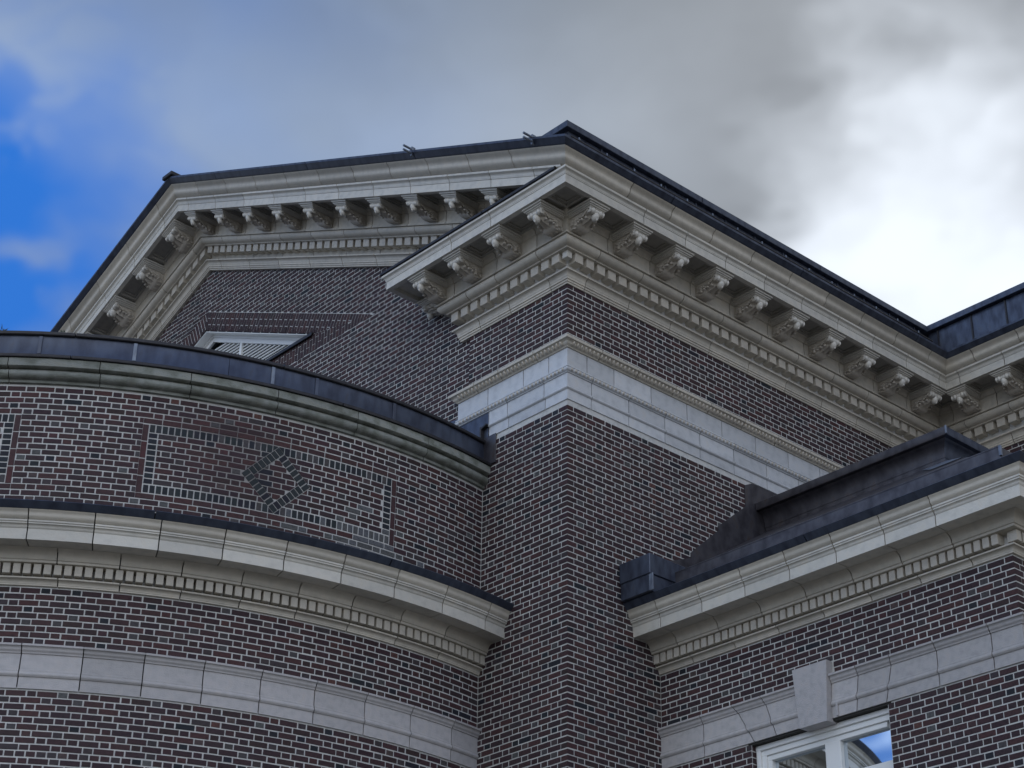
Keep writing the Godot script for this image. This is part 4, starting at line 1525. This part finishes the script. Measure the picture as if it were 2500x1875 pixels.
	mb.box(Vector3(4.806, -1.94, -1.195), Vector3(0.014, 0.055, 0.014), Basis(), 0.003)
	part("seam_strip", mb, M.seam, g)
	var e := Vector3(4.79, -1.93, -1.215)
	var hip := Vector3(2.72, -0.56, -3.35)
	for i in 5:
		var xa := e.x * i / 5.0
		var xb := e.x * (i + 1) / 5.0
		var ta := minf(xa, hip.x)
		var tb := minf(xb, hip.x)
		mb = MB.new()
		var q: Array = [Vector3(xa + 0.002, e.y, e.z), Vector3(xb - 0.002, e.y, e.z)]
		# the hip cuts the last pans
		var top := func(x: float) -> Vector3:
			if x <= hip.x:
				return Vector3(x, hip.y, hip.z)
			var f := (e.x - x) / (e.x - hip.x)
			return Vector3(x, lerpf(e.y, hip.y, f), lerpf(e.z, hip.z, f))
		q.append(top.call(xb - 0.002))
		if xa < hip.x and xb > hip.x:
			q.append(hip)
		q.append(top.call(xa + 0.002))
		mb.poly(q, Vector3(0, 0.8, 0.5))
		mb.poly(q.map(func(p): return p - Vector3(0, 0.02, 0.01)), Vector3(0, -0.8, -0.5))
		part("roof_pan", mb, M.copper, g)
	mb = MB.new()
	mb.poly([e, Vector3(e.x, e.y, -5.4), Vector3(hip.x, hip.y, -5.4), hip], Vector3(0.5, 0.8, 0))
	part("roof_pan", mb, M.copper, g)
	# apron over the hip below the curb corner
	mb = MB.new()
	var f0 := hip.lerp(e, 0.04) + Vector3(0, 0.012, 0)
	var f1 := hip.lerp(e, 0.34) + Vector3(0, 0.012, 0)
	mb.poly([f0, f1, f1 + Vector3(-0.42, 0.0, 0), f0 + Vector3(-0.34, 0, 0)], Vector3(0, 0.8, 0.5))
	mb.poly([f0, f1, f1 + Vector3(0, 0.0, -0.42), f0 + Vector3(0, 0, -0.34)], Vector3(0.5, 0.8, 0))
	part("hip_apron", mb, M.seam, g)
	var curb := closed([Vector2(0.0, -0.70), Vector2(0.0, -0.50)] + arc(Vector2(0.10, -0.50), Vector2(0.095, 0.175), 180, 95, 7) + [Vector2(0.10, -0.312), Vector2(0.155, -0.310), Vector2(0.160, -0.304), Vector2(0.160, -0.212), Vector2(0.150, -0.204)], -0.5)
	straight("roof_curb", curb, Vector2(0.02, -3.36), Vector2(2.715, -3.36), Vector2(0, 1), 0, 1, [], M.copper, g)
	straight("roof_curb", curb, Vector2(2.715, -3.36), Vector2(2.715, -5.6), Vector2(1, 0), -1, 0, [], M.metal, g)
	mb = MB.new()
	mb.box(Vector3(1.1, -0.26, -4.7), Vector3(1.08, 0.05, 0.95))
	part("curb_lid", mb, M.metal, g)
	mb = MB.new()
	mb.box(Vector3(2.878, -0.258, -3.197), Vector3(0.010, 0.050, 0.010), Basis(), 0.002)
	part("seam_strip", mb, M.seam, g)

	window(g, x0, x1)


func window(g: Node3D, x0: float, x1: float) -> void:
	var o := Node3D.new()
	o.name = numbered(g, "window")
	g.add_child(o, true)
	o.position = Vector3((x0 + x1) * 0.5, -6.0, -1.55) - wpos(g)
	var z := -1.545
	var mb := MB.new()
	# stepped head and jambs
	for s: Array in [[0.0, 0.055, z + 0.045], [0.055, 0.060, z + 0.020], [0.115, 0.055, z]]:
		var in_: float = s[0]
		var wide: float = s[1]
		var y1 := -4.010 - in_
		mb.box(Vector3((x0 + x1) * 0.5, y1 - wide * 0.5, s[2] - 0.03), Vector3((x1 - x0) * 0.5 - in_, wide * 0.5, 0.03), Basis(), 0.004)
		for x: float in [x0 + in_ + wide * 0.5 + 0.006, x1 - in_ - wide * 0.5 + 0.10]:
			mb.box(Vector3(x, (y1 - wide - 6.0) * 0.5, s[2] - 0.0303), Vector3(wide * 0.5, (y1 - wide + 6.0) * 0.5, 0.03), Basis(), 0.004)
	part("frame", mb, M.white_paint, o)
	mb = MB.new()
	mb.box(Vector3(2.250, -5.09, z - 0.028), Vector3(0.098, 0.915, 0.032), Basis(), 0.006)
	part("mullion", mb, M.white_paint, o)
	for x: Array in [[1.452, 2.152], [2.348, 3.0]]:
		mb = MB.new()
		mb.box(Vector3((x[0] + x[1]) * 0.5, -4.57, z - 0.034), Vector3((x[1] - x[0]) * 0.5, 0.050, 0.028), Basis(), 0.005)
		part("transom", mb, M.white_paint, o)
		mb = MB.new()
		mb.box(Vector3((x[0] + x[1]) * 0.5, -4.34, z - 0.060), Vector3((x[1] - x[0]) * 0.5 + 0.01, 0.20, 0.003))
		part("pane", mb, M.pane, o)
		mb = MB.new()
		mb.box(Vector3((x[0] + x[1]) * 0.5, -5.30, z - 0.060), Vector3((x[1] - x[0]) * 0.5 + 0.01, 0.69, 0.003))
		part("pane", mb, M.pane, o)
	mb = MB.new()
	mb.box(Vector3(2.16, -6.05, z), Vector3(0.88, 0.05, 0.10), Basis(), 0.008)
	part("sill", mb, M.glazed, o)


# ---------------------------------------------------------------- the far wing
func far_wing() -> void:
	var g := thing("far_wing", Vector3(2.5, GROUND, FAR_Z - 3.0), "far brick wing with bracketed cornice and blue metal parapet, behind the low copper roof", "building")
	var w := flat_wall(Vector3(0, 0, FAR_Z), Vector3(1, 0, 0), Vector3(0, 0, 1))
	var mb := MB.new()
	bed(mb, w, 0.0, 6.0, -3.0, 2.2, -0.0065, 0.3)
	part("wall", mb, M.mortar, g)
	mb = MB.new()
	mb.col = Color(0.4, 0.4, 0.38)
	mb.box(Vector3(3.0, -4.9, FAR_Z - 2.55), Vector3(3.0, 7.1, 2.5))
	part("wall_core", mb, M.mortar, g)
	flemish(w, 0.0, 6.0, -26, 30, 6.0, 0)
	set_bricks(g, 300)
	var a := Vector2(0, FAR_Z)
	var b := Vector2(6.0, FAR_Z)
	straight("architrave_stone", P_ARCH, a, b, Vector2(0, 1), 1, 0, every(0.5, 0.727, 8), M.terracotta, g)
	straight("torus_stone", P_TORUS, a, b, Vector2(0, 1), 1, 0, every(0.62, 0.727, 8), M.terracotta, g)
	straight("frieze_stone", P_FRIEZE, a, b, Vector2(0, 1), 1, 0, every(0.456, 0.727, 8), M.terracotta, g)
	straight("corona_stone", P_CORONA, a, b, Vector2(0, 1), 1, 0, every(0.93, 0.727, 7), M.glazed, g)
	straight("cymatium_stone", P_CYMA, a, b, Vector2(0, 1), 1, 0, every(1.25, 0.727, 7), M.terracotta, g)
	straight("gutter", P_GUTTER, a, b, Vector2(0, 1), 1, 0, [3.0], M.metal, g)
	straight("parapet_coping", P_COPING, a, b, Vector2(0, 1), 1, 0, [2.4, 4.8], M.metal, g)
	var kit := bracket_meshes(0.0)
	var t := tooth(Vector3(0.064, 0.070, 0.065))
	var coffer := coffer_mesh(0.400)
	for i in 7:
		bracket(g, kit, Vector3(0.82 + 0.727 * i, 2.395, FAR_Z), Basis())
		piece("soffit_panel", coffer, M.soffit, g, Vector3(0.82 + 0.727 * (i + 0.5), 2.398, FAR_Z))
	for i in 31:
		piece("dentil", t, M.terracotta, g, Vector3(0.20 + 0.184 * i, 1.955, FAR_Z + 0.053))
	mb = MB.new()
	mb.box(Vector3(3.0, 3.24, FAR_Z - 1.0), Vector3(2.99, 0.66, 0.975))
	part("parapet", mb, M.metal, g)
	var panel := MB.new()
	panel.box(Vector3.ZERO, Vector3(0.280, 0.535, 0.005), Basis(), 0.003)
	var pm := arrays(panel, Vector3.ZERO)
	var rib := MB.new()
	rib.box(Vector3.ZERO, Vector3(0.011, 0.54, 0.016))
	var rm := arrays(rib, Vector3.ZERO)
	for i in 10:
		piece("metal_panel", pm, M.metal, g, Vector3(0.475 + 0.58 * i, 3.325, FAR_Z - 0.018))
		piece("standing_seam", rm, M.metal_dark, g, Vector3(0.190 + 0.58 * i, 3.32, FAR_Z - 0.012))


# ---------------------------------------------------------------- surroundings
func surroundings() -> void:
	var mb := MB.new()
	mb.quad(Vector3(-350, GROUND, -350), Vector3(350, GROUND, -350), Vector3(350, GROUND, 350), Vector3(-350, GROUND, 350), Vector3.UP)
	var o := part("pavement", mb, M.paving, self)
	o.set_meta("kind", "structure")
	o.set_meta("label", "pale grey pavement round the building")
	# weeds that have taken root on the bay coping
	var spots := [[Vector3(-2.78, 0.08, 0.14), 0.20, "dark weed tuft by the gable wall at the right end of the bay roof", 46], [bay_station(43.0)[0] + Vector3(0, 0.05, 0), 0.07, "small dead tuft on the bay parapet at the far left", 10], [bay_station(37.2)[0] + Vector3(0, 0.05, 0), 0.06, "tiny sprig on the bay parapet below the left slope of the gable", 8]]
	for s: Array in spots:
		var t := thing("weed", s[0], s[2], "plant")
		mb = MB.new()
		for i: int in s[3]:
			var d := Vector3(rng.randf_range(-1, 1), rng.randf_range(0.5, 1.5), rng.randf_range(-1, 1)).normalized()
			var len_: float = s[1] * rng.randf_range(0.6, 1.2)
			var side := d.cross(Vector3(rng.randf(), rng.randf(), rng.randf()).normalized()).normalized() * len_ * 0.13
			var a: Vector3 = s[0] + d * len_ * rng.randf_range(0.0, 0.4)
			mb.quad(a, a + d * len_ * 0.5 + side, a + d * len_, a + d * len_ * 0.5 - side, Vector3(1, 0, 1))
		part("leaves", mb, M.leaf, t)


func _ready() -> void:
	rng.seed = 4711
	noise.seed = 9
	noise.noise_type = FastNoiseLite.TYPE_SIMPLEX_SMOOTH
	noise.frequency = 1.0
	noise.fractal_octaves = 4
	bay_angle = atan2(-BAY.y, -1.444 - BAY.x)
	light_and_camera()
	materials()
	profiles()
	gabled_block()
	curved_bay()
	low_wing()
	far_wing()
	surroundings()
